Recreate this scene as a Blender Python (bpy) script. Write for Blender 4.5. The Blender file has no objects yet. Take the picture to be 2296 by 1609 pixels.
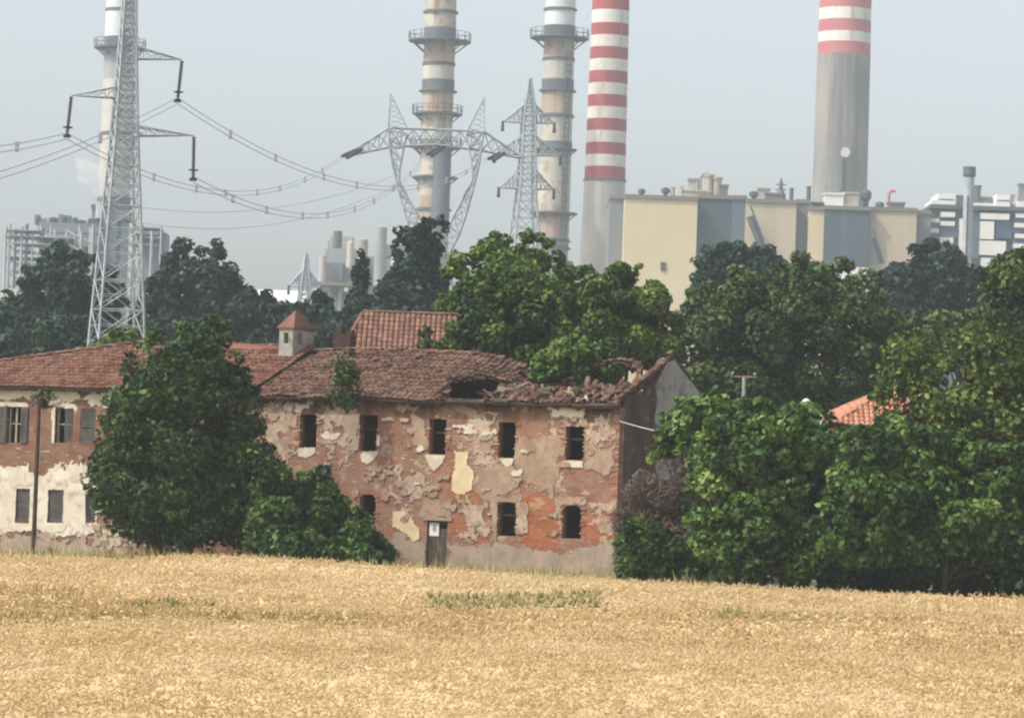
import bpy, math, random
import numpy as np
from mathutils import Vector, Matrix, noise as mnoise

random.seed(7)
rng = np.random.default_rng(7)
sc = bpy.context.scene
COL = sc.collection

# ---------------------------------------------------------------- camera
H = 3.3                       # eye height (m)
FP = 8737.0                   # focal length in picture units (picture 2296 x 1609 units)
ROLL = math.radians(2.0)
PITCH = math.atan2(320.5, FP)
fwd = Vector((0, math.cos(PITCH), math.sin(PITCH)))
r0 = Vector((1, 0, 0)); u0 = Vector((0, -math.sin(PITCH), math.cos(PITCH)))
RT = math.cos(ROLL) * r0 + math.sin(ROLL) * u0
UP = -math.sin(ROLL) * r0 + math.cos(ROLL) * u0
EYE = Vector((0, 0, H))
cam = bpy.data.cameras.new('camera')
cam.sensor_width = 36.0
cam.lens = 36.0 * FP / 2296.0
cam.clip_start = 0.5
cam.clip_end = 6000
cam_o = bpy.data.objects.new('camera', cam)
M = Matrix((RT, UP, -fwd)).transposed().to_4x4()
M.translation = EYE
cam_o.matrix_world = M
COL.objects.link(cam_o)
sc.camera = cam_o

# ---------------------------------------------------------------- world, sun, exposure
SUN_EL = math.radians(50)
SUN_AZ = Vector((-0.90, -0.44, 0)).normalized()          # towards the sun: left, a little behind the camera
SUN_DIR = Vector((SUN_AZ.x * math.cos(SUN_EL), SUN_AZ.y * math.cos(SUN_EL), math.sin(SUN_EL)))
world = bpy.data.worlds.new("World"); sc.world = world
world.use_nodes = True
wn = world.node_tree.nodes; wl = world.node_tree.links
wn.clear()
wo = wn.new('ShaderNodeOutputWorld'); bg = wn.new('ShaderNodeBackground')
sky = wn.new('ShaderNodeTexSky'); sky.sky_type = 'NISHITA'
sky.sun_disc = False
sky.sun_elevation = SUN_EL
sky.sun_rotation = math.atan2(SUN_AZ.x, SUN_AZ.y)
sky.air_density = 1.0; sky.dust_density = 3.5; sky.ozone_density = 1.0
hs = wn.new('ShaderNodeHueSaturation'); hs.inputs['Saturation'].default_value = 0.38
wl.new(sky.outputs[0], hs.inputs['Color']); wl.new(hs.outputs[0], bg.inputs[0])
bg.inputs[1].default_value = 0.15
wl.new(bg.outputs[0], wo.inputs[0])
sun = bpy.data.lights.new('sun', 'SUN'); sun.energy = 1.95; sun.angle = math.radians(1.2)
sun.color = (1.0, 0.94, 0.84)
sun_o = bpy.data.objects.new('sun', sun)
sun_o.rotation_euler = SUN_DIR.to_track_quat('Z', 'Y').to_euler()
sun_o.location = (-60, 20, 90)
COL.objects.link(sun_o)
sc.view_settings.view_transform = 'Standard'
sc.view_settings.look = 'None'
sc.view_settings.gamma = 1.0
sc.view_settings.use_curve_mapping = False
sc.view_settings.exposure = 0.56
sc.render.engine = 'CYCLES'
sc.cycles.use_denoising = True
sc.cycles.max_bounces = 6
sc.cycles.diffuse_bounces = 3
sc.cycles.transmission_bounces = 2
sc.cycles.transparent_max_bounces = 6
sc.cycles.volume_bounces = 1
sc.cycles.filter_width = 2.2

# ---------------------------------------------------------------- helpers
def ray(x, y):
    return fwd * FP + RT * float(x - 1148.0) - UP * float(y - 804.5)

def P(x, y, d):
    """the world point seen at picture place x, y at world distance d"""
    r = ray(x, y)
    return EYE + r * float(d / r.y)

def hit(x, y, p0, n):
    r = ray(x, y)
    return EYE + r * ((p0 - EYE).dot(n) / r.dot(n))

def S(r, g, b):
    f = lambda c: (c / 255 / 12.92) if c <= 10 else ((c / 255 + 0.055) / 1.055) ** 2.4
    return (f(r), f(g), f(b), 1.0)

def sm(a, b, x):
    t = min(1, max(0, (x - a) / (b - a))); return t * t * (3 - 2 * t)

ORG = {}
def org(o):
    return ORG[o.name]

def prop(o, label=None, cat=None, group=None, kind=None):
    if label: o['label'] = label
    if cat: o['category'] = cat
    if group: o['group'] = group
    if kind: o['kind'] = kind
    return o

def thing(name, label, cat, loc, group=None):
    o = bpy.data.objects.new(name, None)
    o.empty_display_size = 0.3
    o.location = loc
    COL.objects.link(o)
    ORG[o.name] = Vector(loc)
    return prop(o, label, cat, group)

def link(name, me, parent=None, loc=None):
    o = bpy.data.objects.new(name, me)
    COL.objects.link(o)
    if parent is not None:
        o.parent = parent
        ORG[o.name] = org(parent).copy()
    else:
        o.location = loc or (0, 0, 0)
        ORG[o.name] = Vector(loc or (0, 0, 0))
    return o

class MB:
    def __init__(s):
        s.v = []; s.f = []; s.m = []; s.t = []
    def add(s, vs, fs, mi=0, tint=0.5):
        b = len(s.v)
        s.v.extend([tuple(p) for p in vs])
        for f in fs:
            s.f.append([b + i for i in f]); s.m.append(mi); s.t.append(tint)
    def box(s, c, sx, sy, sz, ax=None, mi=0, tint=0.5):
        c = Vector(c)
        a = ax or (Vector((1, 0, 0)), Vector((0, 1, 0)), Vector((0, 0, 1)))
        vs = []
        for k in (-.5, .5):
            for j in (-.5, .5):
                for i in (-.5, .5):
                    vs.append(c + a[0] * (i * sx) + a[1] * (j * sy) + a[2] * (k * sz))
        s.add(vs, [(0, 2, 3, 1), (4, 5, 7, 6), (0, 1, 5, 4), (2, 6, 7, 3), (0, 4, 6, 2), (1, 3, 7, 5)], mi, tint)
    def bar(s, p, q, r, r2=None, n=4, mi=0, tint=0.5):
        p = Vector(p); q = Vector(q); r2 = r if r2 is None else r2
        d = (q - p)
        if d.length < 1e-6: return
        d.normalize()
        a = d.orthogonal().normalized(); b = d.cross(a)
        vs = []
        for c, rr in ((p, r), (q, r2)):
            for i in range(n):
                t = 2 * math.pi * (i + .5) / n
                vs.append(c + a * (math.cos(t) * rr) + b * (math.sin(t) * rr))
        fs = [(i, (i + 1) % n, n + (i + 1) % n, n + i) for i in range(n)]
        fs += [tuple(range(n))[::-1], tuple(range(n, 2 * n))]
        s.add(vs, fs, mi, tint)
    def tube(s, pts, rs, n=5, mi=0, tint=0.5):
        for i in range(len(pts) - 1):
            s.bar(pts[i], pts[i + 1], rs[i], rs[i + 1], n, mi, tint)
    def lathe(s, cx, cy, prof, n=32, mi=0, tint=0.5, cap=True):
        vs = []
        for r, z in prof:
            for i in range(n):
                t = 2 * math.pi * i / n
                vs.append((cx + r * math.cos(t), cy + r * math.sin(t), z))
        fs = []
        for k in range(len(prof) - 1):
            for i in range(n):
                j = (i + 1) % n
                fs.append((k * n + i, k * n + j, (k + 1) * n + j, (k + 1) * n + i))
        if cap:
            fs.append(tuple(range(n))[::-1])
            fs.append(tuple(range((len(prof) - 1) * n, len(prof) * n)))
        s.add(vs, fs, mi, tint)
    def prism(s, poly, ext, mi=0, tint=0.5):
        """polygon (3-D points) pushed along ext"""
        n = len(poly); e = Vector(ext)
        vs = [Vector(p) for p in poly] + [Vector(p) + e for p in poly]
        fs = [tuple(range(n))[::-1], tuple(range(n, 2 * n))]
        fs += [(i, (i + 1) % n, n + (i + 1) % n, n + i) for i in range(n)]
        s.add(vs, fs, mi, tint)
    def build(s, name, mats, parent=None, loc=None, kind=None, smooth=False):
        if not isinstance(mats, (list, tuple)): mats = [mats]
        L = org(parent) if parent is not None else Vector(loc if loc is not None else (0, 0, 0))
        me = bpy.data.meshes.new(name)
        va = np.array(s.v, dtype=np.float64) - np.array(L)
        me.from_pydata(va.tolist(), [], s.f)
        for m in mats: me.materials.append(m)
        me.polygons.foreach_set('material_index', s.m)
        at = me.attributes.new('tint', 'FLOAT', 'FACE')
        at.data.foreach_set('value', s.t)
        if smooth:
            me.polygons.foreach_set('use_smooth', [True] * len(me.polygons))
        me.update()
        o = link(name, me, parent, L)
        if kind: o['kind'] = kind
        return o

def np_mesh(name, V, quads, tint, mats, parent=None, loc=(0, 0, 0), smooth=False):
    """V (n,3) world, quads (m,k) indices, tint (m,)"""
    L = org(parent) if parent is not None else Vector(loc)
    me = bpy.data.meshes.new(name)
    V = (V - np.array(L)).astype(np.float32)
    k = quads.shape[1]
    me.vertices.add(len(V)); me.vertices.foreach_set('co', V.ravel())
    me.loops.add(quads.size); me.loops.foreach_set('vertex_index', quads.astype(np.int32).ravel())
    me.polygons.add(len(quads))
    me.polygons.foreach_set('loop_start', np.arange(0, quads.size, k, dtype=np.int32))
    if smooth: me.polygons.foreach_set('use_smooth', np.ones(len(quads), dtype=bool))
    me.update(calc_edges=True)
    at = me.attributes.new('tint', 'FLOAT', 'FACE')
    at.data.foreach_set('value', np.asarray(tint, dtype=np.float32))
    if not isinstance(mats, (list, tuple)): mats = [mats]
    for m in mats: me.materials.append(m)
    return link(name, me, parent, L)

# ---------------------------------------------------------------- materials
def newmat(name):
    m = bpy.data.materials.new(name); m.use_nodes = True
    nt = m.node_tree; nt.nodes.clear()
    out = nt.nodes.new('ShaderNodeOutputMaterial')
    b = nt.nodes.new('ShaderNodeBsdfPrincipled')
    nt.links.new(b.outputs[0], out.inputs[0])
    return m, nt, b, out

def N(nt, t, **kw):
    n = nt.nodes.new(t)
    for k, v in kw.items():
        if k in n.inputs: n.inputs[k].default_value = v
        else: setattr(n, k, v)
    return n

def noise_fac(nt, vec, scale, detail=4, lo=.4, hi=.6, rough=.6):
    n = N(nt, 'ShaderNodeTexNoise', Scale=scale, Detail=detail, Roughness=rough)
    if vec is not None: nt.links.new(vec, n.inputs['Vector'])
    mr = N(nt, 'ShaderNodeMapRange'); mr.clamp = True
    mr.inputs[1].default_value = lo; mr.inputs[2].default_value = hi
    nt.links.new(n.outputs[0], mr.inputs[0])
    return mr.outputs[0]

def mixc(nt, fac, a, b, mode='MIX'):
    n = nt.nodes.new('ShaderNodeMix'); n.data_type = 'RGBA'; n.blend_type = mode
    for s, i in ((fac, 0), (a, 6), (b, 7)):
        if hasattr(s, 'is_linked'): nt.links.new(s, n.inputs[i])
        else: n.inputs[i].default_value = s
    return n.outputs[2]

def mul(nt, a, b, op='MULTIPLY'):
    n = nt.nodes.new('ShaderNodeMath'); n.operation = op
    for s, i in ((a, 0), (b, 1)):
        if hasattr(s, 'is_linked'): nt.links.new(s, n.inputs[i])
        else: n.inputs[i].default_value = s
    return n.outputs[0]

def pos(nt, sx=1, sy=1, sz=1):
    g = nt.nodes.new('ShaderNodeNewGeometry')
    if (sx, sy, sz) == (1, 1, 1): return g.outputs['Position']
    v = nt.nodes.new('ShaderNodeVectorMath'); v.operation = 'MULTIPLY'
    v.inputs[1].default_value = (sx, sy, sz)
    nt.links.new(g.outputs['Position'], v.inputs[0])
    return v.outputs[0]

def bump(nt, b, h, dist=.02, strength=.6):
    n = N(nt, 'ShaderNodeBump', Strength=strength, Distance=dist)
    nt.links.new(h, n.inputs['Height']); nt.links.new(n.outputs[0], b.inputs['Normal'])

def simple(name, c1, c2=None, scale=1.0, rough=.8, c3=None, streak=None, bmp=0.0, metal=0.0, lo=.38, hi=.62):
    m, nt, b, out = newmat(name)
    b.inputs['Roughness'].default_value = rough
    b.inputs['Metallic'].default_value = metal
    p = pos(nt)
    col = c1
    if c2 is not None:
        f = noise_fac(nt, p, scale, 5, lo, hi)
        col = mixc(nt, f, c1, c2)
    if c3 is not None:
        f = noise_fac(nt, p, scale * 3.1, 6, .52, .68)
        col = mixc(nt, f, col, c3)
    if streak is not None:
        ps = pos(nt, 1, 1, streak[1])
        f = noise_fac(nt, ps, streak[2], 4, streak[3], streak[3] + .14)
        col = mixc(nt, f, col, streak[0])
    if hasattr(col, 'is_linked'): nt.links.new(col, b.inputs['Base Color'])
    else: b.inputs['Base Color'].default_value = col
    if bmp:
        n = N(nt, 'ShaderNodeTexNoise', Scale=scale * 8, Detail=6.0)
        nt.links.new(p, n.inputs['Vector']); bump(nt, b, n.outputs[0], bmp)
    return m

def tinted(name, cols, rough=.8, spec=.3, trans=0.0, noise_amt=0.0, nscale=1.0):
    """colour from the per-piece tint through a ramp"""
    m, nt, b, out = newmat(name)
    b.inputs['Roughness'].default_value = rough
    b.inputs['Specular IOR Level'].default_value = spec
    a = nt.nodes.new('ShaderNodeAttribute'); a.attribute_name = 'tint'
    r = nt.nodes.new('ShaderNodeValToRGB')
    e = r.color_ramp.elements
    e[0].position = 0; e[0].color = cols[0]
    e[1].position = 1; e[1].color = cols[-1]
    for i, c in enumerate(cols[1:-1]):
        k = e.new((i + 1) / (len(cols) - 1)); k.color = c
    f = a.outputs['Fac']
    if noise_amt:
        nf = noise_fac(nt, pos(nt), nscale, 4, .3, .7)
        f = mul(nt, f, mul(nt, mul(nt, nf, .5, 'SUBTRACT'), noise_amt), 'ADD')
    nt.links.new(f, r.inputs[0])
    nt.links.new(r.outputs[0], b.inputs['Base Color'])
    if trans:
        t = nt.nodes.new('ShaderNodeBsdfTranslucent')
        nt.links.new(r.outputs[0], t.inputs[0])
        mx = nt.nodes.new('ShaderNodeMixShader'); mx.inputs[0].default_value = trans
        nt.links.new(b.outputs[0], mx.inputs[1]); nt.links.new(t.outputs[0], mx.inputs[2])
        nt.links.new(mx.outputs[0], out.inputs[0])
    return m

# house frame: corner C0 at the right front corner, U runs left along the facade, W runs into the house
ANG = math.radians(25)
DU = Vector((-math.cos(ANG), math.sin(ANG), 0))
DW = Vector((math.sin(ANG), math.cos(ANG), 0))
ZV = Vector((0, 0, 1))
C0 = P(1386, 1050, 145.0); C0.z = 0
def F3(u, z, w=0.0):
    return C0 + DU * u + DW * w + ZV * z
def fac(x, y, w=0.0):
    """picture place -> u, z on the plane of the facade (set back by w)"""
    p = hit(x, y, C0 + DW * w, DW)
    return (p - C0).dot(DU), p.z

def brick_wall(name, c_a, c_b, mortar, residue, res_lo, stain=None, grey=None):
    m, nt, b, out = newmat(name)
    b.inputs['Roughness'].default_value = .92
    b.inputs['Specular IOR Level'].default_value = .15
    p = pos(nt)
    d = nt.nodes.new('ShaderNodeVectorMath'); d.operation = 'DOT_PRODUCT'
    d.inputs[1].default_value = DU + DW; nt.links.new(p, d.inputs[0])
    sx = nt.nodes.new('ShaderNodeSeparateXYZ'); nt.links.new(p, sx.inputs[0])
    cx = nt.nodes.new('ShaderNodeCombineXYZ')
    nt.links.new(d.outputs['Value'], cx.inputs[0]); nt.links.new(sx.outputs[2], cx.inputs[1])
    br = N(nt, 'ShaderNodeTexBrick', Scale=1.0, Color1=c_a, Color2=c_b, Mortar=mortar)
    br.inputs['Mortar Size'].default_value = .012; br.inputs['Brick Width'].default_value = .27
    br.inputs['Row Height'].default_value = .075; br.inputs['Bias'].default_value = -.1
    nt.links.new(cx.outputs[0], br.inputs['Vector'])
    col = br.outputs['Color']
    f0 = noise_fac(nt, p, .9, 5, .35, .65)
    col = mixc(nt, mul(nt, f0, .55), col, tuple(.6 * x for x in c_b[:3]) + (1,))
    # grey wash and patchy residue of plaster
    fw = noise_fac(nt, pos(nt, 1, 1, 1.6), 1.5, 7, .44, .6, .65)
    col = mixc(nt, mul(nt, fw, .45), col, mortar)
    fr = noise_fac(nt, pos(nt, .8, .8, 1.3), 1.15, 9, res_lo, res_lo + .05, .68)
    col = mixc(nt, fr, col, residue)
    fb = noise_fac(nt, pos(nt, .6, .6, 3.5), 2.3, 6, .62, .68, .6)
    col = mixc(nt, mul(nt, fb, .9), col, S(205, 190, 165))
    if grey is not None:
        fg = noise_fac(nt, pos(nt, 1, 1, .5), 1.0, 7, grey, grey + .12)
        col = mixc(nt, mul(nt, fg, .8), col, S(110, 100, 90))
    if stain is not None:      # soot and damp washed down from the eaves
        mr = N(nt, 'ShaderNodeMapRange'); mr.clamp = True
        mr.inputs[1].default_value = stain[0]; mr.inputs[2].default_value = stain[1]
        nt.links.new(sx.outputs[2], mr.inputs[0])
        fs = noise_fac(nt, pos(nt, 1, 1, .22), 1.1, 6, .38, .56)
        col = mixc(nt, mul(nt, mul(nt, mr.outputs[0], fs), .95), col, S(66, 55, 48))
    nt.links.new(col, b.inputs['Base Color'])
    hn = N(nt, 'ShaderNodeTexNoise', Scale=9.0, Detail=8.0); nt.links.new(p, hn.inputs['Vector'])
    h = mul(nt, mul(nt, br.outputs['Fac'], -.5), mul(nt, hn.outputs[0], 1.6), 'ADD')
    bump(nt, b, mul(nt, h, mul(nt, fr, .8), 'ADD'), .03, .8)
    return m

MAT = {}
MAT['brick'] = brick_wall('weathered_brick', S(160, 96, 78), S(140, 90, 76), S(166, 144, 124), S(182, 160, 134), .55, (5.7, 6.9), None)
MAT['brick_wing'] = brick_wall('pink_brick', S(140, 88, 72), S(120, 80, 68), S(150, 126, 108), S(176, 152, 128), .60, (6.3, 7.6), None)
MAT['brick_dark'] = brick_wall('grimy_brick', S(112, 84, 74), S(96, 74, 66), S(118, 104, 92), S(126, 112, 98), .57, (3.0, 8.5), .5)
MAT['brick_red'] = brick_wall('bare_red_brick', S(178, 92, 60), S(158, 92, 68), S(172, 128, 98), S(188, 148, 112), .57)
MAT['plaster_beige'] = simple('beige_plaster', S(172, 150, 126), S(150, 126, 104), 1.3, .9, S(148, 114, 96), bmp=.02)
MAT['plaster_yellow'] = simple('yellowed_plaster', S(182, 162, 140), S(150, 118, 100), 1.8, .9, S(194, 178, 156), bmp=.02)
MAT['plaster_grey'] = simple('grey_render', S(166, 148, 130), S(142, 128, 112), 1.7, .92, S(172, 148, 132), bmp=.025)
MAT['plaster_white'] = simple('white_plaster', S(214, 204, 184), S(196, 182, 160), 2.0, .88, bmp=.012)
MAT['plaster_cream'] = simple('cream_plaster', S(220, 200, 160), S(206, 184, 146), 2.0, .88, bmp=.012)
MAT['plaster_wing'] = simple('white_wing_plaster', S(220, 211, 190), S(200, 189, 168), .9, .9, S(172, 156, 136), bmp=.02)
MAT['gable_render'] = simple('grey_gable_render', S(176, 172, 164), S(152, 147, 140), .8, .92, S(124, 116, 108), bmp=.03)
MAT['tile'] = tinted('old_roof_tile', [S(100, 72, 60), S(118, 82, 68), S(130, 90, 74), S(140, 100, 82), S(134, 108, 94)], .9, .15, noise_amt=.7, nscale=.8)
MAT['tile_brown'] = tinted('brown_roof_tile', [S(86, 68, 60), S(104, 78, 68), S(116, 86, 73), S(126, 94, 80), S(122, 102, 90)], .92, .12, noise_amt=.8, nscale=.7)
MAT['tile_far'] = tinted('pale_roof_tile', [S(116, 86, 74), S(128, 94, 81), S(137, 102, 88), S(146, 112, 97)], .9, .12, noise_amt=.5, nscale=.8)
MAT['tile_new'] = tinted('orange_roof_tile', [S(172, 116, 92), S(188, 132, 106), S(198, 146, 120)], .85, .2, noise_amt=.3)
MAT['deck'] = simple('tile_underlay', S(74, 52, 44), S(58, 42, 36), 2.0, .95)
MAT['timber'] = simple('old_timber', S(92, 76, 64), S(66, 54, 46), 3.0, .9, bmp=.01)
MAT['timber_pale'] = simple('weathered_timber', S(140, 122, 104), S(110, 94, 80), 3.0, .9, bmp=.01)
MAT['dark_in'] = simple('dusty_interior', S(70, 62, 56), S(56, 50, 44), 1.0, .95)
MAT['shutter'] = simple('grey_shutter', S(92, 88, 84), S(74, 70, 68), 3.0, .8, streak=(S(112, 100, 88), .2, 6, .55))
MAT['frame'] = simple('pale_window_frame', S(178, 172, 156), S(150, 142, 126), 3.0, .7)
MAT['door'] = simple('old_door_board', S(88, 74, 64), S(70, 58, 50), 3.0, .85, streak=(S(112, 102, 92), .15, 8, .55))
MAT['paper'] = simple('white_paper', S(228, 228, 222), None, 1, .7)
MAT['print'] = simple('grey_print', S(150, 156, 158), None, 1, .8)
MAT['stone'] = tinted('rubble_stone', [S(150, 118, 102), S(178, 160, 140), S(138, 120, 104), S(200, 186, 164)], .92, .15, noise_amt=.4, nscale=4)
MAT['pole'] = simple('rusty_pole', S(74, 54, 44), S(54, 42, 36), 2.0, .7)
MAT['lamp'] = simple('lamp_housing', S(176, 174, 168), S(150, 148, 142), 5, .5)
MAT['white_metal'] = simple('white_pipe', S(226, 222, 212), S(206, 200, 188), 3, .5)
MAT['steel'] = simple('galvanised_steel', S(172, 180, 184), S(152, 160, 164), .6, .6)
MAT['steel_dark'] = simple('dark_steel', S(92, 96, 98), S(74, 78, 80), .3, .6)
MAT['insulator'] = simple('brown_insulator', S(70, 74, 76), S(60, 60, 62), 1, .35)
MAT['cable'] = simple('aluminium_cable', S(168, 168, 174), None, 1, .6)
MAT['conc_cream'] = simple('stained_cream_shell', S(206, 199, 184), S(182, 173, 158), .12, .85, S(160, 142, 124), streak=(S(150, 116, 96), .08, .35, .54))
MAT['conc_rust'] = simple('rusty_cream_shell', S(186, 172, 154), S(170, 150, 130), .12, .85, streak=(S(158, 122, 100), .08, .4, .54))
MAT['conc_white'] = simple('white_shell', S(226, 228, 226), S(212, 214, 214), .12, .8)
MAT['conc_grey'] = simple('grey_shell', S(164, 168, 168), S(146, 150, 152), .12, .85)
MAT['conc_dark'] = simple('dark_collar', S(104, 108, 112), S(92, 96, 100), .2, .8)
MAT['paint_red'] = simple('faded_red_paint', S(176, 74, 72), S(160, 66, 66), .12, .75, streak=(S(184, 98, 94), .1, .5, .55))
MAT['paint_red_pale'] = simple('bleached_red_paint', S(196, 116, 116), S(184, 104, 104), .12, .75)
MAT['paint_white'] = simple('white_paint', S(234, 229, 220), S(222, 216, 206), .12, .75, streak=(S(196, 184, 170), .1, .5, .55))
MAT['conc_base'] = simple('pale_concrete', S(204, 198, 188), S(186, 182, 174), .1, .9, streak=(S(170, 166, 160), .06, .4, .55))
MAT['conc_wide'] = simple('weathered_concrete', S(158, 150, 140), S(136, 132, 128), .07, .9, streak=(S(116, 115, 116), .05, .25, .52))
MAT['beige_clad'] = simple('beige_cladding', S(216, 200, 166), S(210, 193, 158), .04, .8, streak=(S(200, 182, 150), .05, .3, .56))
MAT['beige_clad2'] = simple('dull_beige_cladding', S(198, 184, 158), S(190, 176, 152), .04, .8, streak=(S(182, 168, 146), .05, .3, .54))
MAT['blue_clad'] = simple('dark_blue_grey_cladding', S(74, 88, 98), S(66, 80, 90), .05, .7, streak=(S(86, 98, 106), .05, .3, .56))
MAT['blue_clad2'] = simple('mid_blue_grey_cladding', S(92, 108, 120), S(84, 100, 112), .05, .7)
MAT['grey_clad'] = simple('grey_cladding', S(128, 132, 136), S(116, 122, 126), .06, .8)
MAT['roof_grey'] = simple('roof_edge', S(130, 124, 116), S(116, 112, 106), .1, .85)
MAT['duct'] = simple('beige_duct', S(190, 180, 160), S(160, 152, 140), .3, .7)
MAT['white_clad'] = simple('white_cladding', S(238, 236, 230), S(226, 224, 218), .1, .75)
MAT['win_blue'] = simple('blue_window_strip', S(70, 96, 122), S(60, 82, 106), .2, .35)
MAT['bark'] = simple('bark', S(78, 66, 56), S(58, 50, 42), 2.0, .95)
MAT['ground'] = simple('dry_earth', S(118, 104, 76), S(92, 90, 58), .15, .97, S(104, 84, 60))
def leafmat(k, cols, trans=.12, rough=.5):
    MAT[k] = tinted(k, cols, rough, .22, trans, .35, .5)
G = lambda r, g, b: (r, g, b, 1)
leafmat('leaf_deep', [G(.004, .016, .005), G(.015, .046, .011), G(.044, .098, .018), G(.15, .20, .035)])
leafmat('leaf_shrub', [G(.006, .022, .005), G(.037, .092, .015), G(.105, .190, .033), G(.28, .36, .11)])
leafmat('leaf_bright', [G(.012, .036, .007), G(.056, .115, .017), G(.14, .21, .032), G(.26, .32, .065)])
leafmat('leaf_olive', [G(.013, .030, .007), G(.056, .096, .016), G(.13, .172, .030), G(.26, .29, .08)])
leafmat('leaf_grey', [G(.010, .026, .009), G(.042, .078, .020), G(.092, .134, .034), G(.17, .20, .055)])
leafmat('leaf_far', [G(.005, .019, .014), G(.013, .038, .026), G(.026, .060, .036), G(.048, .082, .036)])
leafmat('leaf_brown', [G(.07, .05, .042), G(.12, .088, .074), G(.17, .13, .11), G(.15, .13, .08)], .1, .9)
MAT['weed'] = tinted('grey_green_weed', [S(92, 94, 58), S(118, 118, 76), S(146, 140, 94), S(172, 162, 114)], .9, .1, .2)
MAT['wheat'] = tinted('ripe_wheat', [S(146, 134, 92), S(192, 170, 122), S(220, 197, 152), S(230, 210, 169), S(240, 226, 194)], .85, .08, .5, .1, .25)
MAT['straw_base'] = simple('straw_canopy', S(215, 187, 140), S(204, 176, 129), .35, .95, S(194, 164, 118))
MAT['drygrass'] = tinted('dry_grass', [S(96, 96, 56), S(150, 136, 84), S(190, 174, 116), S(206, 196, 150)], .9, .1, .2)
# ---------------------------------------------------------------- terrain
def ground_z(x, y):
    return 0.5 * sm(137, 147, y + 0.18 * x)
EDGE = [(-400, 142), (0, 142), (330, 142), (600, 141.5), (900, 139), (1200, 138), (1400, 137), (1650, 132.5), (2000, 127.5), (2296, 124), (2900, 116)]
EDGE_Y = [(-400, 1226), (0, 1238), (200, 1243), (320, 1248), (430, 1237), (600, 1244), (700, 1252), (900, 1267), (1000, 1272), (1200, 1282), (1400, 1291),
          (1600, 1302), (1800, 1316), (2000, 1327), (2296, 1338), (2900, 1362)]
ex = np.array([P(x, 1250, d).x for x, d in EDGE]); ed = np.array([d for x, d in EDGE])
def edge_d(X):                     # how far the wheat reaches at world x
    return np.interp(X, ex, ed)
hx = []; hz = []
for x, y in EDGE_Y:
    d = float(np.interp(P(x, y, 140).x, ex, ed)); p = P(x, y, d); hx.append(p.x); hz.append(p.z)
hx = np.array(hx); hz = np.array(hz)
def wheat_top(X, Y):
    e = edge_d(X)
    far = np.clip((Y / e - .72) / .28, 0, 1); far = far * far * (3 - 2 * far)
    z = .80 + far * (np.interp(X, hx, hz) - .80)
    z = z - .16 * np.exp(-((Y - 84) / 13.0) ** 2) + .03 * np.sin(X * .35 + Y * .11) + .03 * np.sin(Y * .23 - X * .2)
    return z

def build_ground():
    xs = np.concatenate([np.linspace(-1500, -90, 12), np.linspace(-80, 80, 65), np.linspace(90, 1500, 12)])
    ys = np.concatenate([np.linspace(-60, 100, 17), np.linspace(104, 170, 34), np.linspace(180, 1480, 14)])
    X, Y = np.meshgrid(xs, ys)
    Z = np.vectorize(ground_z)(X, Y)
    V = np.stack([X, Y, Z], -1).reshape(-1, 3)
    n = len(xs); idx = np.arange(len(V)).reshape(len(ys), n)
    q = np.stack([idx[:-1, :-1], idx[:-1, 1:], idx[1:, 1:], idx[1:, :-1]], -1).reshape(-1, 4)
    o = np_mesh('ground', V, q, np.full(len(q), .5), MAT['ground'])
    prop(o, 'dry earth ground under the field, the farm and the plant', 'ground', kind='structure')
build_ground()

# ---------------------------------------------------------------- the wall builder and plaster patches
def wall(mb, u0, u1, z0, z1, holes, th, mi=0):
    us = sorted({u0, u1, *[h[0] for h in holes], *[h[1] for h in holes]})
    zs = sorted({z0, z1, *[h[2] for h in holes], *[h[3] for h in holes]})
    us = [u for u in us if u0 <= u <= u1]; zs = [z for z in zs if z0 <= z <= z1]
    inh = lambda u, z: any(h[0] < u < h[1] and h[2] < z < h[3] for h in holes)
    for i in range(len(us) - 1):
        for j in range(len(zs) - 1):
            a, b, c, d = us[i], us[i + 1], zs[j], zs[j + 1]
            if inh((a + b) / 2, (c + d) / 2): continue
            mb.add([F3(a, c), F3(b, c), F3(b, d), F3(a, d)], [(3, 2, 1, 0)], mi)
            mb.add([F3(a, c, th), F3(b, c, th), F3(b, d, th), F3(a, d, th)], [(0, 1, 2, 3)], mi)
    for a, b, c, d in holes + [(u0, u1, z0, z1)]:
        for p, q in (((a, c), (b, c)), ((b, c), (b, d)), ((b, d), (a, d)), ((a, d), (a, c))):
            mb.add([F3(*p), F3(*q), F3(q[0], q[1], th), F3(p[0], p[1], th)], [(0, 1, 2, 3)], mi)

def inpoly(px, py, poly):
    ins = np.zeros(px.shape, bool); dist = np.full(px.shape, 1e9)
    n = len(poly)
    for i in range(n):
        x1, y1 = poly[i]; x2, y2 = poly[(i + 1) % n]
        c = ((y1 > py) != (y2 > py)) & (px < (x2 - x1) * (py - y1) / ((y2 - y1) or 1e-9) + x1)
        ins ^= c
        dx, dy = x2 - x1, y2 - y1
        t = np.clip(((px - x1) * dx + (py - y1) * dy) / (dx * dx + dy * dy + 1e-12), 0, 1)
        dist = np.minimum(dist, np.hypot(px - x1 - t * dx, py - y1 - t * dy))
    return ins, dist

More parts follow.
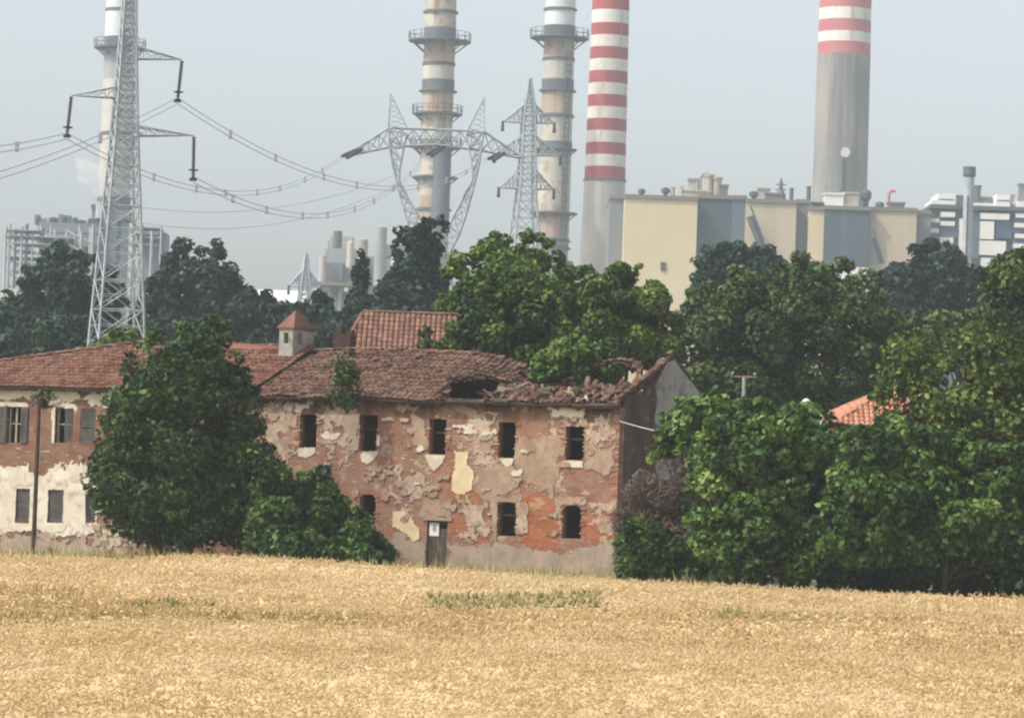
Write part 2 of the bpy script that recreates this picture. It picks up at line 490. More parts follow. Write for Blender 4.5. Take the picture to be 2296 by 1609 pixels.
def patch(name, parent, polypix, mat, holes, proud=.02, amp=.16, bite=0.0, cell=.05, seed=0, umax=None):
    """a skin of plaster left on the wall: its own relief, ragged rim, cut round the openings"""
    poly = [fac(x, y) for x, y in polypix]
    pu = [p[0] for p in poly]; pz = [p[1] for p in poly]
    nu = int((max(pu) - min(pu) + .4) / cell) + 1; nz = int((max(pz) - min(pz) + .4) / cell) + 1
    U0 = min(pu) - .2; Z0 = min(pz) - .2
    iu, iz = np.meshgrid(np.arange(nu), np.arange(nz), indexing='ij')
    cu = U0 + (iu + .5) * cell; cz = Z0 + (iz + .5) * cell
    ins, dist = inpoly(cu, cz, poly)
    sd = np.where(ins, dist, -dist)
    nz1 = np.array([[mnoise.fractal(Vector((float(cu[i, j]) * 1.9, float(cz[i, j]) * 1.9, seed * 7.3)), .8, 2.1, 5) for j in range(nz)] for i in range(nu)])
    keep = sd + nz1 * amp * 1.9 > 0
    if bite:
        keep &= ~(nz1 > 1.0 - bite)
    for a, b, c, d in holes:
        keep &= ~((cu > a - .01) & (cu < b + .01) & (cz > c - .01) & (cz < d + .01))
    if umax is not None: keep &= cu < umax[1]; keep &= cu > umax[0]
    if not keep.any(): return None
    mb = MB()
    def jv(i, j):
        a = mnoise.noise(Vector((i * .83, j * .71, seed + 3.1))) * cell * .45
        b = mnoise.noise(Vector((i * .77 + 9, j * .93, seed + 8.7))) * cell * .45
        return U0 + i * cell + a, Z0 + j * cell + b
    vid = {}
    def vtx(i, j, f):
        k = (i, j, f)
        if k not in vid:
            u, z = jv(i, j); vid[k] = len(mb.v); mb.v.append(tuple(F3(u, z, -proud if f else .003)))
        return vid[k]
    def quad(*q):
        mb.f.append(list(q)); mb.m.append(0); mb.t.append(.5)
    K = lambda i, j: 0 <= i < nu and 0 <= j < nz and keep[i, j]
    for i in range(nu):
        for j in range(nz):
            if not keep[i, j]: continue
            quad(vtx(i, j + 1, 1), vtx(i + 1, j + 1, 1), vtx(i + 1, j, 1), vtx(i, j, 1))
            for (di, dj, a, b) in ((-1, 0, (i, j), (i, j + 1)), (1, 0, (i + 1, j + 1), (i + 1, j)), (0, -1, (i + 1, j), (i, j)), (0, 1, (i, j + 1), (i + 1, j + 1))):
                if not K(i + di, j + dj):
                    quad(vtx(*a, 0), vtx(*b, 0), vtx(*b, 1), vtx(*a, 1))
    return mb.build(name, mat, parent)

def pixhole(x0, x1, y0, y1):
    """opening from picture places; returns u0,u1,z0,z1"""
    ua, za = fac((x0 + x1) / 2, y0); ub, zb = fac((x0 + x1) / 2, y1)
    uL, _ = fac(x0, (y0 + y1) / 2); uR, _ = fac(x1, (y0 + y1) / 2)
    return (uR, uL, zb, za)

# ---------------------------------------------------------------- tiled roofs
TILE_MESH = {}
def tile_mesh(mat, k, L=.44, r1=.115, r2=.092):
    key = (mat.name, k)
    if key not in TILE_MESH:
        me = bpy.data.meshes.new('tile')
        vs = []
        for (y, r, lift) in ((0, r1, .012), (L, r2, -.012)):
            for rr in (r, r - .016):
                for i in range(5):
                    t = math.pi * i / 4
                    vs.append((rr * math.cos(t), y, rr * math.sin(t) * .6 + lift))
        fs = [(i, i + 1, 11 + i, 10 + i) for i in range(4)] + [(i, 5 + i, 6 + i, i + 1) for i in range(4)]
        fs += [(10 + i, 11 + i, 16 + i, 15 + i) for i in range(4)]
        me.from_pydata(vs, [], fs)
        me.materials.append(mat)
        at = me.attributes.new('tint', 'FLOAT', 'FACE'); at.data.foreach_set('value', [k / 11.0] * len(fs))
        TILE_MESH[key] = me
    return TILE_MESH[key]

def tile_frame(p, along, up):
    y = along.normalized(); x = y.cross(up).normalized(); z = x.cross(y)
    m = Matrix((x, y, z)).transposed().to_4x4(); m.translation = p
    return m

def lay_tiles(frames, mat, thing_o, roof_o, n_single, seed=0):
    """frames sorted so that the most visible come first: the first n_single are tiles of their own, the rest one mesh"""
    rr = random.Random(seed)
    oo = org(thing_o)
    for m in frames[:n_single]:
        o = bpy.data.objects.new('tile', tile_mesh(mat, rr.randrange(12)))
        COL.objects.link(o)
        o.parent = roof_o
        mm = m.copy(); mm.translation = m.translation - org(roof_o)
        o.matrix_local = mm
    if len(frames) > n_single:
        proto = [tile_mesh(mat, k) for k in range(12)]
        bv = np.array([v.co[:] for v in proto[0].vertices]); bf = np.array([p.vertices[:] for p in proto[0].polygons])
        Vs = []; Qs = []; Ts = []
        for i, m in enumerate(frames[n_single:]):
            A = np.array(m)
            Vs.append(bv @ A[:3, :3].T + A[:3, 3]); Qs.append(bf + i * len(bv)); Ts += [rr.random()] * len(bf)
        o = np_mesh('tile_field', np.concatenate(Vs), np.concatenate(Qs), Ts, mat, roof_o)
        o['kind'] = 'stuff'

# ================================================================ the ruined farmhouse
RUIN_Z0 = 0.0
HOLES = [pixhole(672, 710, 928, 1003), pixhole(806, 846, 930, 1011), pixhole(962, 1000, 939, 1018), pixhole(1117, 1156, 946, 1026),
         pixhole(1268, 1310, 955, 1031), pixhole(806, 842, 1108, 1169), pixhole(1115, 1157, 1126, 1201), pixhole(1260, 1303, 1133, 1207)]
DOORH = pixhole(955, 1001, 1167, 1330); DOORH = (DOORH[0], DOORH[1], .45, DOORH[3])
U_END = fac(566, 1000)[0]
zE = fac(1386, 906)[1]                     # eaves
WR = 4.9                                   # ridge distance behind the facade
zR = 9.15
ruin = thing('ruined_farmhouse', 'long ruined two storey brick farmhouse with a caved in tile roof and empty windows', 'farmhouse', F3(U_END / 2, .3, WR))
mb = MB(); wall(mb, 0, U_END, RUIN_Z0, zE - .12, HOLES + [DOORH], .45)
# segment arches over the ground floor windows
for h in HOLES[5:]:
    for s, a in ((1, h[0]), (-1, h[1])):
        mb.prism([F3(a, h[3] + .001, .004), F3(a + s * .17, h[3] + .001, .004), F3(a, h[3] - .11, .004)], DW * .43)
mb.build('front_wall', MAT['brick'], ruin)
# gable wall
GW = 2 * WR
mb = MB()
def gable_pt(w, z): return F3(0, z, w)
slope = (zR - zE) / (WR + .4)
def verge_z(w): return zE + slope * (w + .4) - .34 * sm(.2, 2.4, w) * sm(4.5, 3.3, w) + .05
prof = [(0.45, RUIN_Z0), (GW, RUIN_Z0), (GW, zE - .1), (WR + .9, zR - .32), (WR + .2, zR - .10)] + [(w_, verge_z(w_) - .1 + .03 * math.sin(w_ * 9)) for w_ in np.arange(WR - .1, .5, -.35).tolist()] + [(.45, zE + .05)]
mb.prism([gable_pt(w, z) for w, z in prof], DU * .42)
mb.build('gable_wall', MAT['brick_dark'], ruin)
mb = MB()
rough = [(3.9, 3.2), (3.5, 5.0), (3.75, 5.8), (3.3, 6.6), (3.5, 7.4), (3.25, 7.9), (4.4, verge_z(4.4) - .15), (WR + .1, zR - .2), (GW - .02, zE - .16), (GW - .02, 3.0)]
mb.prism([F3(-.03, z, w) for w, z in rough], DU * .027)
mb.build('render_coat', MAT['gable_render'], ruin)
mb = MB(); mb.prism([F3(U_END, RUIN_Z0, .45), F3(U_END, RUIN_Z0, GW), F3(U_END, zE - .1, GW), F3(U_END, zR - .12, WR), F3(U_END, zE, .45)], DU * -.3)
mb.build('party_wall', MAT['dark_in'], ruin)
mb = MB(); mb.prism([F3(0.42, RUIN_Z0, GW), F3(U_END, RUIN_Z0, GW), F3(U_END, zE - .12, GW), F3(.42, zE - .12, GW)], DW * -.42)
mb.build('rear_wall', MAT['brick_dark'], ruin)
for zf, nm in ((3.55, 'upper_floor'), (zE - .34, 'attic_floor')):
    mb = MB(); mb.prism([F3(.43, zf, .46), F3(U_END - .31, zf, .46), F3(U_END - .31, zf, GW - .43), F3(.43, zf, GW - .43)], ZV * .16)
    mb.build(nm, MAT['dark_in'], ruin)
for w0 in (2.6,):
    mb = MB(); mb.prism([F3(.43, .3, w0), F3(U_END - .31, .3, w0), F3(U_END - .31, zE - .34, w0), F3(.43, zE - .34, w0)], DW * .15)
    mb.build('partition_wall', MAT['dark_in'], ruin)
# interior window frames that survive (thin remains of timber)
for k, h in enumerate(HOLES):
    mb = MB()
    w = .30
    for a in ((h[0] + .035), (h[1] - .035)):
        mb.box(F3(a, (h[2] + h[3]) / 2, w), .06, .06, h[3] - h[2] - .01, (DU, DW, ZV))
    if k in (1, 2, 4, 6):
        mb.box(F3((h[0] + h[1]) / 2, h[2] + (h[3] - h[2]) * .62, w), h[1] - h[0] - .15, .05, .05, (DU, DW, ZV))
    mb.build('window_frame', MAT['timber'], ruin)
# broken shutter leaf hanging at the second window
h = HOLES[1]; mb = MB()
mb.box(F3(h[0] - .07, h[2] + .42, -.03), .13, .03, .40, (DU, DW, ZV))
prop(mb.build('broken_shutter', MAT['white_metal'], ruin), 'white scrap of shutter beside the second upper window')
# door, lintel
h = DOORH
mb = MB()
n = 5
for i in range(n):
    w_ = (h[1] - h[0] - .02) / n
    mbp = MB(); mbp.box(F3(h[0] + .01 + w_ * (i + .5), (h[2] + h[3] - .25) / 2, .12 + .006 * (i % 2)), w_ - .012, .04, h[3] - h[2] - .32, (DU, DW, ZV))
    if i == 0: door_o = mbp.build('door', MAT['door'], ruin)
    else: mbp.build('plank', MAT['door'], door_o)
mb = MB(); mb.box(F3((h[0] + h[1]) / 2 - .02, h[3] + .07, .02), h[1] - h[0] + .36, .14, .12, (DU, DW, ZV))
mb.build('door_lintel', MAT['plaster_beige'], ruin)
mb = MB(); mb.box(F3((h[0] + h[1]) / 2, h[3] - .06, .15), h[1] - h[0] - .01, .1, .1, (DU, DW, ZV))
mb.build('door_head', MAT['timber'], ruin)
# paper notice on the door: a thing of its own
un, zn = fac(973.5, 1186, .09)
nt_ = thing('paper_notice', 'white paper notice with a grey print pinned to the farmhouse door', 'notice', F3(un, zn, .09))
mb = MB(); mb.box(F3(un, zn, .092), .40, .012, .50, (DU, DW, ZV)); mb.build('paper', MAT['paper'], nt_)
mb = MB(); mb.prism([F3(un - .02 + .09 * math.cos(a), zn + .04 + .15 * math.sin(a), .0825) for a in [k * math.pi / 6 for k in range(12)]], DW * .0025)
mb.build('print', MAT['print'], nt_)

# ---- plaster that is left on the front
ALLH = HOLES + [DOORH]
UM = (.02, U_END - .02)
PATCHES = [
 ([(668, 1004), (710, 1004), (704, 1018), (690, 1026), (668, 1022)], 'plaster_white', .03, .03, 0),
 ([(806, 1013), (848, 1012), (838, 1030), (825, 1040), (808, 1036)], 'plaster_white', .03, .03, 0),
 ([(954, 1019), (1002, 1019), (994, 1036), (974, 1058), (962, 1044)], 'plaster_white', .035, .02, 0),
 ([(1120, 1028), (1152, 1028), (1150, 1040), (1136, 1048), (1130, 1040)], 'plaster_white', .03, .02, 0),
 ([(1265, 1033), (1308, 1033), (1307, 1048), (1266, 1047)], 'plaster_white', .035, .01, 0),
 ([(1022, 1012), (1048, 1014), (1046, 1040), (1063, 1056), (1060, 1092), (1040, 1108), (1012, 1104), (1013, 1070), (1020, 1048)], 'plaster_cream', .03, .05, 0),
 ([(880, 1140), (905, 1146), (922, 1160), (940, 1180), (946, 1207), (926, 1212), (905, 1190), (881, 1178)], 'plaster_cream', .035, .05, 0),
 ([(882, 1184), (925, 1215), (954, 1220), (955, 1275), (925, 1262), (885, 1225)], 'plaster_grey', .025, .1, 0),
 ([(1160, 970), (1222, 985), (1262, 980), (1262, 1060), (1254, 1090), (1240, 1112), (1205, 1086), (1160, 1070), (1159, 1020)], 'plaster_beige', .025, .14, .05),
 ([(1078, 1055), (1118, 1048), (1165, 1058), (1162, 1100), (1110, 1118), (1085, 1122), (1070, 1095)], 'plaster_beige', .022, .16, .08),
 ([(1052, 925), (1112, 930), (1114, 1030), (1095, 1060), (1068, 1040), (1056, 1000)], 'plaster_yellow', .02, .25, .6),
 ([(1314, 1000), (1374, 1012), (1368, 1062), (1344, 1066), (1315, 1048)], 'plaster_beige', .025, .12, .05),
 ([(1240, 930), (1374, 940), (1374, 1000), (1312, 985), (1312, 952), (1262, 950), (1240, 990)], 'plaster_yellow', .02, .25, .6),
 ([(588, 908), (662, 908), (668, 990), (640, 1050), (606, 1020), (590, 960)], 'plaster_yellow', .02, .25, .5),
 ([(712, 905), (806, 912), (802, 1000), (760, 1050), (716, 1010)], 'plaster_yellow', .016, .35, .75),
 ([(852, 1040), (962, 1060), (955, 1120), (900, 1130), (850, 1110)], 'plaster_yellow', .016, .35, .7),
 ([(946, 1116), (1016, 1118), (1014, 1160), (946, 1158)], 'plaster_beige', .02, .08, 0),
 ([(1003, 1215), (1060, 1225), (1110, 1215), (1180, 1228), (1260, 1240), (1320, 1225), (1376, 1218), (1380, 1330), (1003, 1330)], 'plaster_grey', .04, .1, 0),
 ([(1104, 1114), (1168, 1112), (1166, 1125), (1158, 1126), (1114, 1124), (1114, 1210), (1106, 1210)], 'plaster_beige', .02, .06, .3),
 ([(1245, 1112), (1315, 1112), (1318, 1130), (1304, 1132), (1258, 1132), (1256, 1160), (1248, 1160)], 'plaster_beige', .02, .06, .1),
 ([(1330, 1140), (1374, 1130), (1372, 1200), (1340, 1190)], 'plaster_yellow', .02, .2, .2),
 ([(1030, 1120), (1090, 1130), (1095, 1200), (1040, 1205)], 'plaster_yellow', .018, .3, .4),
 ([(1230, 912), (1310, 916), (1306, 930), (1270, 938), (1240, 928)], 'plaster_white', .03, .1, .1),
 ([(1020, 908), (1060, 910), (1066, 930), (1024, 926)], 'plaster_beige', .03, .12, .1),
 ([(612, 902), (700, 904), (690, 918), (620, 916)], 'plaster_white', .03, .12, .3),
 ([(890, 908), (940, 910), (930, 922), (894, 920)], 'plaster_grey', .03, .12, .3),
 ([(930, 930), (958, 932), (958, 1012), (935, 1016)], 'plaster_beige', .018, .12, .15),
 ([(780, 925), (804, 928), (804, 1010), (784, 1008)], 'plaster_grey', .018, .1, .15),
 ([(1156, 1125), (1186, 1130), (1180, 1190), (1158, 1200)], 'plaster_yellow', .018, .1, .2),
]
for i, (poly, m, pr, amp, bite) in enumerate(PATCHES):
    patch('plaster_patch', ruin, poly, MAT[m], ALLH, (pr if m in ('plaster_white', 'plaster_cream') else pr * .55) + .0013 * i, amp, bite, seed=i, umax=UM)
patch('brick_field', ruin, [(1170, 1118), (1200, 1108), (1252, 1125), (1256, 1215), (1240, 1236), (1180, 1228), (1160, 1215), (1160, 1150)], MAT['brick_red'], ALLH, .008, .12, 0, seed=41, umax=UM)
patch('brick_field', ruin, [(1305, 1160), (1376, 1120), (1376, 1215), (1310, 1222)], MAT['brick_red'], ALLH, .007, .2, .1, seed=42, umax=UM)
patch('brick_field', ruin, [(1010, 1165), (1098, 1150), (1100, 1212), (1020, 1215)], MAT['brick_red'], ALLH, .006, .2, .2, seed=43, umax=UM)
patch('brick_field', ruin, [(1005, 1090), (1075, 1105), (1080, 1128), (1008, 1125)], MAT['brick_red'], ALLH, .009, .1, .1, seed=44, umax=UM)
rf = random.Random(77)
for k in range(78):       # small scabs of plaster between the windows
    if k < 44: x, y = rf.uniform(700, 1100), rf.uniform(950, 1140)
    else: x, y = rf.uniform(600, 1372), rf.uniform(912, 1215)
    if 1000 < x < 1070 and 1000 < y < 1115: continue
    a, b_ = rf.uniform(5, 22), rf.uniform(2.5, 6)
    patch('plaster_patch', ruin, [(x - a, y), (x - a * .3, y - b_), (x + a, y - b_ * .4), (x + a * .6, y + b_), (x - a * .5, y + b_ * .8)], MAT[rf.choice(['plaster_beige', 'plaster_white', 'plaster_yellow', 'plaster_grey', 'plaster_yellow'])], ALLH, .047 + .0004 * k, .08, 0, seed=200 + k, umax=UM)
# ragged loose bricks along jambs and the corner
bme = bpy.data.meshes.new('brick')
t_ = MB(); t_.box((0, 0, 0), .24, .11, .062); bme.from_pydata(t_.v, [], t_.f); bme.materials.append(MAT['brick_red'])
bme2 = bme.copy(); bme2.materials[0] = MAT['plaster_beige']
rb = random.Random(5)
def put_brick(p, me=None, rot=None):
    o = bpy.data.objects.new('brick', me or bme); COL.objects.link(o); o.parent = ruin
    m = Matrix((DU, DW, ZV)).transposed().to_4x4()
    if rot: m = m @ Matrix.Rotation(rot, 4, 'Y')
    m.translation = Vector(p) - org(ruin); o.matrix_local = m
for h in HOLES:
    for s, a in ((-1, h[0]), (1, h[1])):
        z = h[2] + .06
        while z < h[3]:
            if rb.random() < .6:
                put_brick(F3(a + s * (.10 - rb.uniform(0.005, .05)), z, .038 - rb.random() * .02), rb.choice((bme, bme, bme2)))
            z += .15
for k in range(26):
    put_brick(F3(.10 + rb.uniform(0, .03), 1.0 + k * .225, .038), rb.choice((bme, bme2, bme)))

# ---- roof of the ruin
slope = (zR - zE) / (WR + .4)
def nz(a, b, c=0.): return mnoise.fractal(Vector((a, b, c)), .9, 2.0, 4)
def w_step(u): return 1.75 + (7.4 - u) * .48
def roof_z(u, w):
    z = zE + slope * (w + .4)
    t = sm(0, 1, (w + .4) / (WR + .4))
    sag = 1.15 * sm(8.6, 3.6, u) * t
    if u < 3.2: sag = 1.15 * t * sm(.2, 1.6, u) * (1 - .9 * sm(2.0, 2.6, w))
    sag += .70 * sm(7.8, 7.2, u) * sm(-.35, .7, w) * sm(w_step(u) + .2, w_step(u) - .2, w) * sm(.1, .9, u)
    return z - sag + .07 * nz(u * .55, w * .7, 3) + .045 * nz(u * 1.7, w * 1.7, 9) - .12 * sm(.5, 1.8, t * 1.8) * (.5 + .5 * math.sin(u * .9)) * .6
def roof_p(u, w): return F3(u, roof_z(u, w), w)
def pix_roof(x, y):
    """picture place -> u, w on the (unsagged) front roof plane"""
    n = DW * -slope + ZV
    p = hit(x, y, F3(0, zE, -.4), n)
    return (p - C0).dot(DU), (p - C0).dot(DW)
def keep_roof(u, w):
    a = nz(u * 1.1, w * 1.1, 21) * .5
    if w > WR: return False
    if ((u - 6.85) / .85) ** 2 + ((w - w_step(u) + .1) / 1.0) ** 2 < 1 + a * .5: return False
    if u < 6.9 and abs(w - w_step(u)) < .18 + a * .3: return False
    if u > 7.6 and nz(u * 2.3, w * 2.3, 61) > .62: return False
    if u > 6.6: return not (w > WR - .4 and nz(u * 2, 1, 5) > .45)
    if u > 3.6: return w < WR - (6.6 - u) * .05 + a * .3 and not (nz(u * 1.3, w * 1.3, 33) > .35)
    if w < .5: return True
    if w < 1.3 + a: return nz(u * 1.6, w * 1.9, 13) < .3
    if u < .45: return True
    return u < 3.0 + a and w > 2.7 + a * .6 + .2 * u
mb = MB()
NU, NW = 110, 34
for i in range(NU):
    for j in range(NW):
        u = U_END * i / NU; u2 = U_END * (i + 1) / NU; w = -.38 + (WR + .36) * j / NW; w2 = -.38 + (WR + .36) * (j + 1) / NW
        if not keep_roof((u + u2) / 2, (w + w2) / 2): continue
        c = [roof_p(u, w), roof_p(u2, w), roof_p(u2, w2), roof_p(u, w2)]
        mb.add([p - ZV * .03 for p in c] + [p - ZV * .10 for p in c], [(3, 2, 1, 0), (4, 5, 6, 7), (0, 1, 5, 4), (1, 2, 6, 5), (2, 3, 7, 6), (3, 0, 4, 7)])
roof = mb.build('roof', MAT['deck'], ruin)
# rear slope
mb = MB()
mb.prism([F3(8.0, zR - .75, WR + .02), F3(U_END, zR - .04, WR + .02), F3(U_END, zE - .1, GW + .3), F3(7.0, zE - .1, GW + .3)], ZV * -.1)
mb.build('rear_roof_slope', MAT['tile_far'], ruin)
frames = []; rt = random.Random(11)
du_, dw_ = .235, .36
nu = int(U_END / du_); nwn = int((WR + .4) / dw_) + 1
for j in range(nwn):
    for i in range(nu):
        u = (i + .5) * du_ + rt.uniform(-.02, .02); w = -.42 + j * dw_ + rt.uniform(-.03, .03) + .05 * nz(u * .8, 0, 2)
        if not keep_roof(u, w + .2): continue
        p = roof_p(u, w); al = roof_p(u + rt.uniform(-.03, .03), w + .44) - p
        if rt.random() < .03: al = roof_p(u + rt.uniform(-.2, .2), w + .4) - p; p = p + ZV * .05
        frames.append((j, tile_frame(p, al, ZV)))
loose = []
for k in range(190):      # tiles that slid or lie among the wreck
    u = rt.uniform(.4, 6.1); w = rt.uniform(-.2, 2.9)
    z = max(roof_z(u, w) + (.02 if keep_roof(u, w) else -.18), zE + .1 * w) + rt.uniform(0, .22)
    a = Vector((rt.uniform(-1, 1), rt.uniform(-.6, 1), rt.uniform(-.4, .5)))
    loose.append(tile_frame(F3(u, z, w), a, ZV))
for u in np.arange(6.7, U_END, .36):   # ridge tiles
    p = roof_p(u, WR - .05) + ZV * .05
    loose.append(tile_frame(p, DU + ZV * rt.uniform(-.08, .08), ZV))
w = 0
while w < WR:              # verge along the gable
    loose.append(tile_frame(F3(.12 + rt.uniform(-.05, .08), verge_z(w) + rt.uniform(-.05, .07), w), (DW * .36 + ZV * (verge_z(w + .36) - verge_z(w) + rt.uniform(-.05, .05))), ZV)); w += rt.choice((.34, .36, .42, .6))
fr = [f for j, f in sorted(frames, key=lambda t: t[0])]
lay_tiles(loose + fr, MAT['tile_brown'], ruin, roof, 299, 3)
# timbers of the fallen part
for k in range(44):
    u = rt.uniform(.5, 6.0) if k < 34 else rt.uniform(1.6, 3.4)
    w = rt.uniform(.1, 2.4)
    z = max(roof_z(u, w) - .15, zE - .05 + .12 * w)
    a = Vector((rt.uniform(-.8, .8), rt.uniform(.2, 1), rt.uniform(-.15, .45)))
    L = rt.uniform(.6, 1.7)
    p = F3(u, z, w)
    q = p + (DU * a.x + DW * a.y + ZV * a.z).normalized() * L
    mbb = MB(); mbb.bar(p, q, rt.uniform(.04, .075), n=4); mbb.build('rafter', MAT[rt.choice(['timber', 'timber', 'timber_pale'])], ruin)
for (x, y, hgt) in ((1332, 890, .75), (1210, 870, .5), (1262, 862, .45)):
    u, w = pix_roof(x, y); p = F3(u, roof_z(u, w) - .2, w)
    mbb = MB(); mbb.bar(p, p + ZV * (hgt + .2) + DU * .04, .05, .04); mbb.build('rafter', MAT['timber_pale'], ruin)
mbb = MB()
u = 0
mbb.bar(F3(-.05, zE - .06, -.1), F3(U_END, zE - .08, -.1), .075)
u = -.05
while u < U_END - .3:
    L_ = rt.uniform(.7, 1.9); v_ = min(u + L_, U_END)
    mbb.bar(F3(u, zE - .04 + rt.uniform(-.07, .05), -.3 + rt.uniform(-.06, .06)), F3(v_ - .03, zE - .04 + rt.uniform(-.08, .05), -.3 + rt.uniform(-.06, .06)), rt.uniform(.06, .10) * (1.35 if u < 8.6 else 1))
    u = v_ + (rt.uniform(.05, .3) if u < 8 else 0)
mbb.build('eaves_board', MAT['timber'], ruin)
mbb = MB()
for k in range(330):         # rubble heap in the fallen bay
    u = rt.uniform(.5, 5.9); w = rt.uniform(.1, 2.8); z = zE - .2 + rt.random() ** 1.5 * (.62 + .3 * nz(u * .9, w * .8, 88)) * sm(-.2, 1.2, w) + .1 * w
    s = rt.uniform(.12, .34)
    ax = Matrix.Rotation(rt.uniform(0, 3), 3, Vector((rt.random(), rt.random(), rt.random())))
    mbb.box(F3(u, z, w), s * 1.4, s, s * .6, (ax.col[0], ax.col[1], ax.col[2]), mi=rt.choice((0, 0, 0, 1, 1, 1, 2)), tint=rt.random())
prop(mbb.build('roof_rubble', [MAT['tile_brown'], MAT['timber'], MAT['stone']], ruin), kind='stuff')

# ---- the turret chimney
ut, wt = pix_roof(655, 806)
tw, tl = .62, 1.75
zt0 = roof_z(ut, wt) - .6
zt1 = hit(655, 737, F3(0, 0, wt), DW).z
tur = MB()
def TF(a, z, b): return F3(ut + a, z, wt + b)
def box_uwz(mb, a0, a1, b0, b1, z0, z1, mi=0):
    mb.box(TF((a0 + a1) / 2, (z0 + z1) / 2, (b0 + b1) / 2), a1 - a0, b1 - b0, z1 - z0, (DU, DW, ZV), mi)
hz_ = zt1 - .58
box_uwz(tur, 0, tw, 0, tl, zt0, hz_)
for a0, a1, b0, b1 in ((0, .21, 0, .42), (tw - .21, tw, 0, .42), (0, .21, tl - .95, tl), (tw - .21, tw, tl - .95, tl), (.22, tw - .22, tl - .9, tl - .002)):
    box_uwz(tur, a0, a1, b0, b1, hz_ + .002, zt1 - .16)
box_uwz(tur, 0, tw, 0, tl, zt1 - .158, zt1)
ch = tur.build('chimney', MAT['gable_render'], ruin)
mb = MB(); box_uwz(mb, .22, tw - .22, .43, tl - .96, hz_ + .003, zt1 - .162); mb.build('flue', MAT['dark_in'], ch)
mb = MB()
ov = .07
c4 = [TF(-ov, zt1 + .002, -ov), TF(tw + ov, zt1 + .002, -ov), TF(tw + ov, zt1 + .002, tl + ov), TF(-ov, zt1 + .002, tl + ov)]
pk = [TF(tw / 2, zt1 + .78, tl * .40), TF(tw / 2, zt1 + .78, tl * .58)]
up4 = [p + ZV * .07 for p in c4]
mb.add(c4 + up4 + pk, [(0, 1, 2, 3), (0, 4, 5, 1), (1, 5, 6, 2), (2, 6, 7, 3), (3, 7, 4, 0), (4, 8, 5), (5, 8, 9, 6), (6, 9, 7), (7, 9, 8, 4)])
mb.build('chimney_roof', MAT['tile_brown'], ch)
# a second, broken chimney stub on the ridge
uc, _ = fac(765, 760, WR); zc = hit(765, 772, F3(0, 0, WR), DW).z
mb = MB(); mb.box(F3(uc, zc + .18, WR + .3), .75, .5, .5, (DU, DW, ZV)); mb.box(F3(uc + .22, zc + .55, WR + .32), .3, .35, .28, (DU, DW, ZV)); mb.box(F3(uc - .3, zc + .5, WR + .3), .16, .3, .2, (DU, DW, ZV))
mb.build('chimney_stub', MAT['deck'], ruin)
# patched-up raised tiles at the left end of the ridge
mb = MB(); ul, _ = fac(590, 780, WR)
mb.prism([F3(ul - 1.1, zR - .18, WR - .5), F3(ul + 1.3, zR - .12, WR - .5), F3(ul + 1.3, zR + .1, WR), F3(ul - 1.1, zR + .02, WR)], ZV * .09)
mb.build('ridge_patch', MAT['tile'], roof)

# ================================================================ the plastered wing on the left
UW0 = U_END + .02
UW1 = fac(-330, 1000)[0]
zEW = fac(60, 868)[1]
wing = thing('farmhouse_wing', 'plastered farmhouse wing with grey shutters and an orange tiled hip roof', 'farmhouse', F3((UW0 + UW1) / 2, .3, WR))
WH = [pixhole(16, 47, 912, 992), pixhole(124, 164, 915, 992), pixhole(180, 214, 916, 995), pixhole(35, 66, 1096, 1170), pixhole(107, 141, 1099, 1171), pixhole(192, 216, 1108, 1172)]
WH_EXTRA = [pixhole(-110, -75, 912, 992), pixhole(-115, -80, 1096, 1170)]
mb = MB(); wall(mb, UW0, UW1, RUIN_Z0, zEW - .1, WH + WH_EXTRA, .42)
mb.build('front_wall', MAT['brick_wing'], wing)
mb = MB(); mb.prism([F3(UW1, 0, .42), F3(UW1, 0, GW), F3(UW1, zEW - .1, GW), F3(UW1, zEW - .1, .42)], DU * -.4)
mb.prism([F3(UW0, 0, GW), F3(UW1 - .4, 0, GW), F3(UW1 - .4, zEW - .1, GW), F3(UW0, zEW - .1, GW)], DW * -.4)
mb.build('side_wall', MAT['brick_wing'], wing)
mb = MB(); mb.prism([F3(UW0 + .01, 3.5, .43), F3(UW1 - .41, 3.5, .43), F3(UW1 - .41, 3.5, GW - .41), F3(UW0 + .01, 3.5, GW - .41)], ZV * .15)
mb.prism([F3(UW0 + .01, zEW - .3, .43), F3(UW1 - .41, zEW - .3, .43), F3(UW1 - .41, zEW - .3, GW - .41), F3(UW0 + .01, zEW - .3, GW - .41)], ZV * .12)
mb.prism([F3(UW0 + .01, 0, 2.5), F3(UW1 - .41, 0, 2.5), F3(UW1 - .41, zEW - .31, 2.5), F3(UW0 + .01, zEW - .31, 2.5)], DW * .1)
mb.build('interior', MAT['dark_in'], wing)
def shutter(ua, ub, z0, z1, w, skew=0.0):
    mbs = MB(); du = DU; c = F3((ua + ub) / 2, (z0 + z1) / 2, w)
    ax = DU
    if skew:
        R = Matrix.Rotation(skew, 3, 'Z'); ax = R @ DU
    ay = ZV.cross(ax); ww = abs(ub - ua)
    for s in (-1, 1): mbs.box(c + ax * (s * (ww / 2 - .035)), .07, .045, z1 - z0, (ax, ay, ZV))
    for zz in (z0 + .04, (z0 + z1) / 2, z1 - .04): mbs.box(Vector((c.x, c.y, zz)), ww - .142, .04, .08, (ax, ay, ZV))
    o = mbs.build('shutter', MAT['shutter'], wing)
    me = None
    k = 0; z = z0 + .11
    while z < z1 - .09:
        if abs(z - (z0 + z1) / 2) > .06:
            m2 = MB(); m2.box(Vector((c.x, c.y, z)), ww - .144, .02, .058, (ax, ay * .8 + ZV * .6, ZV * .8 - ay * .6)); m2.build('slat', MAT['shutter'], o)
        z += .075
    return o
h = WH[0]
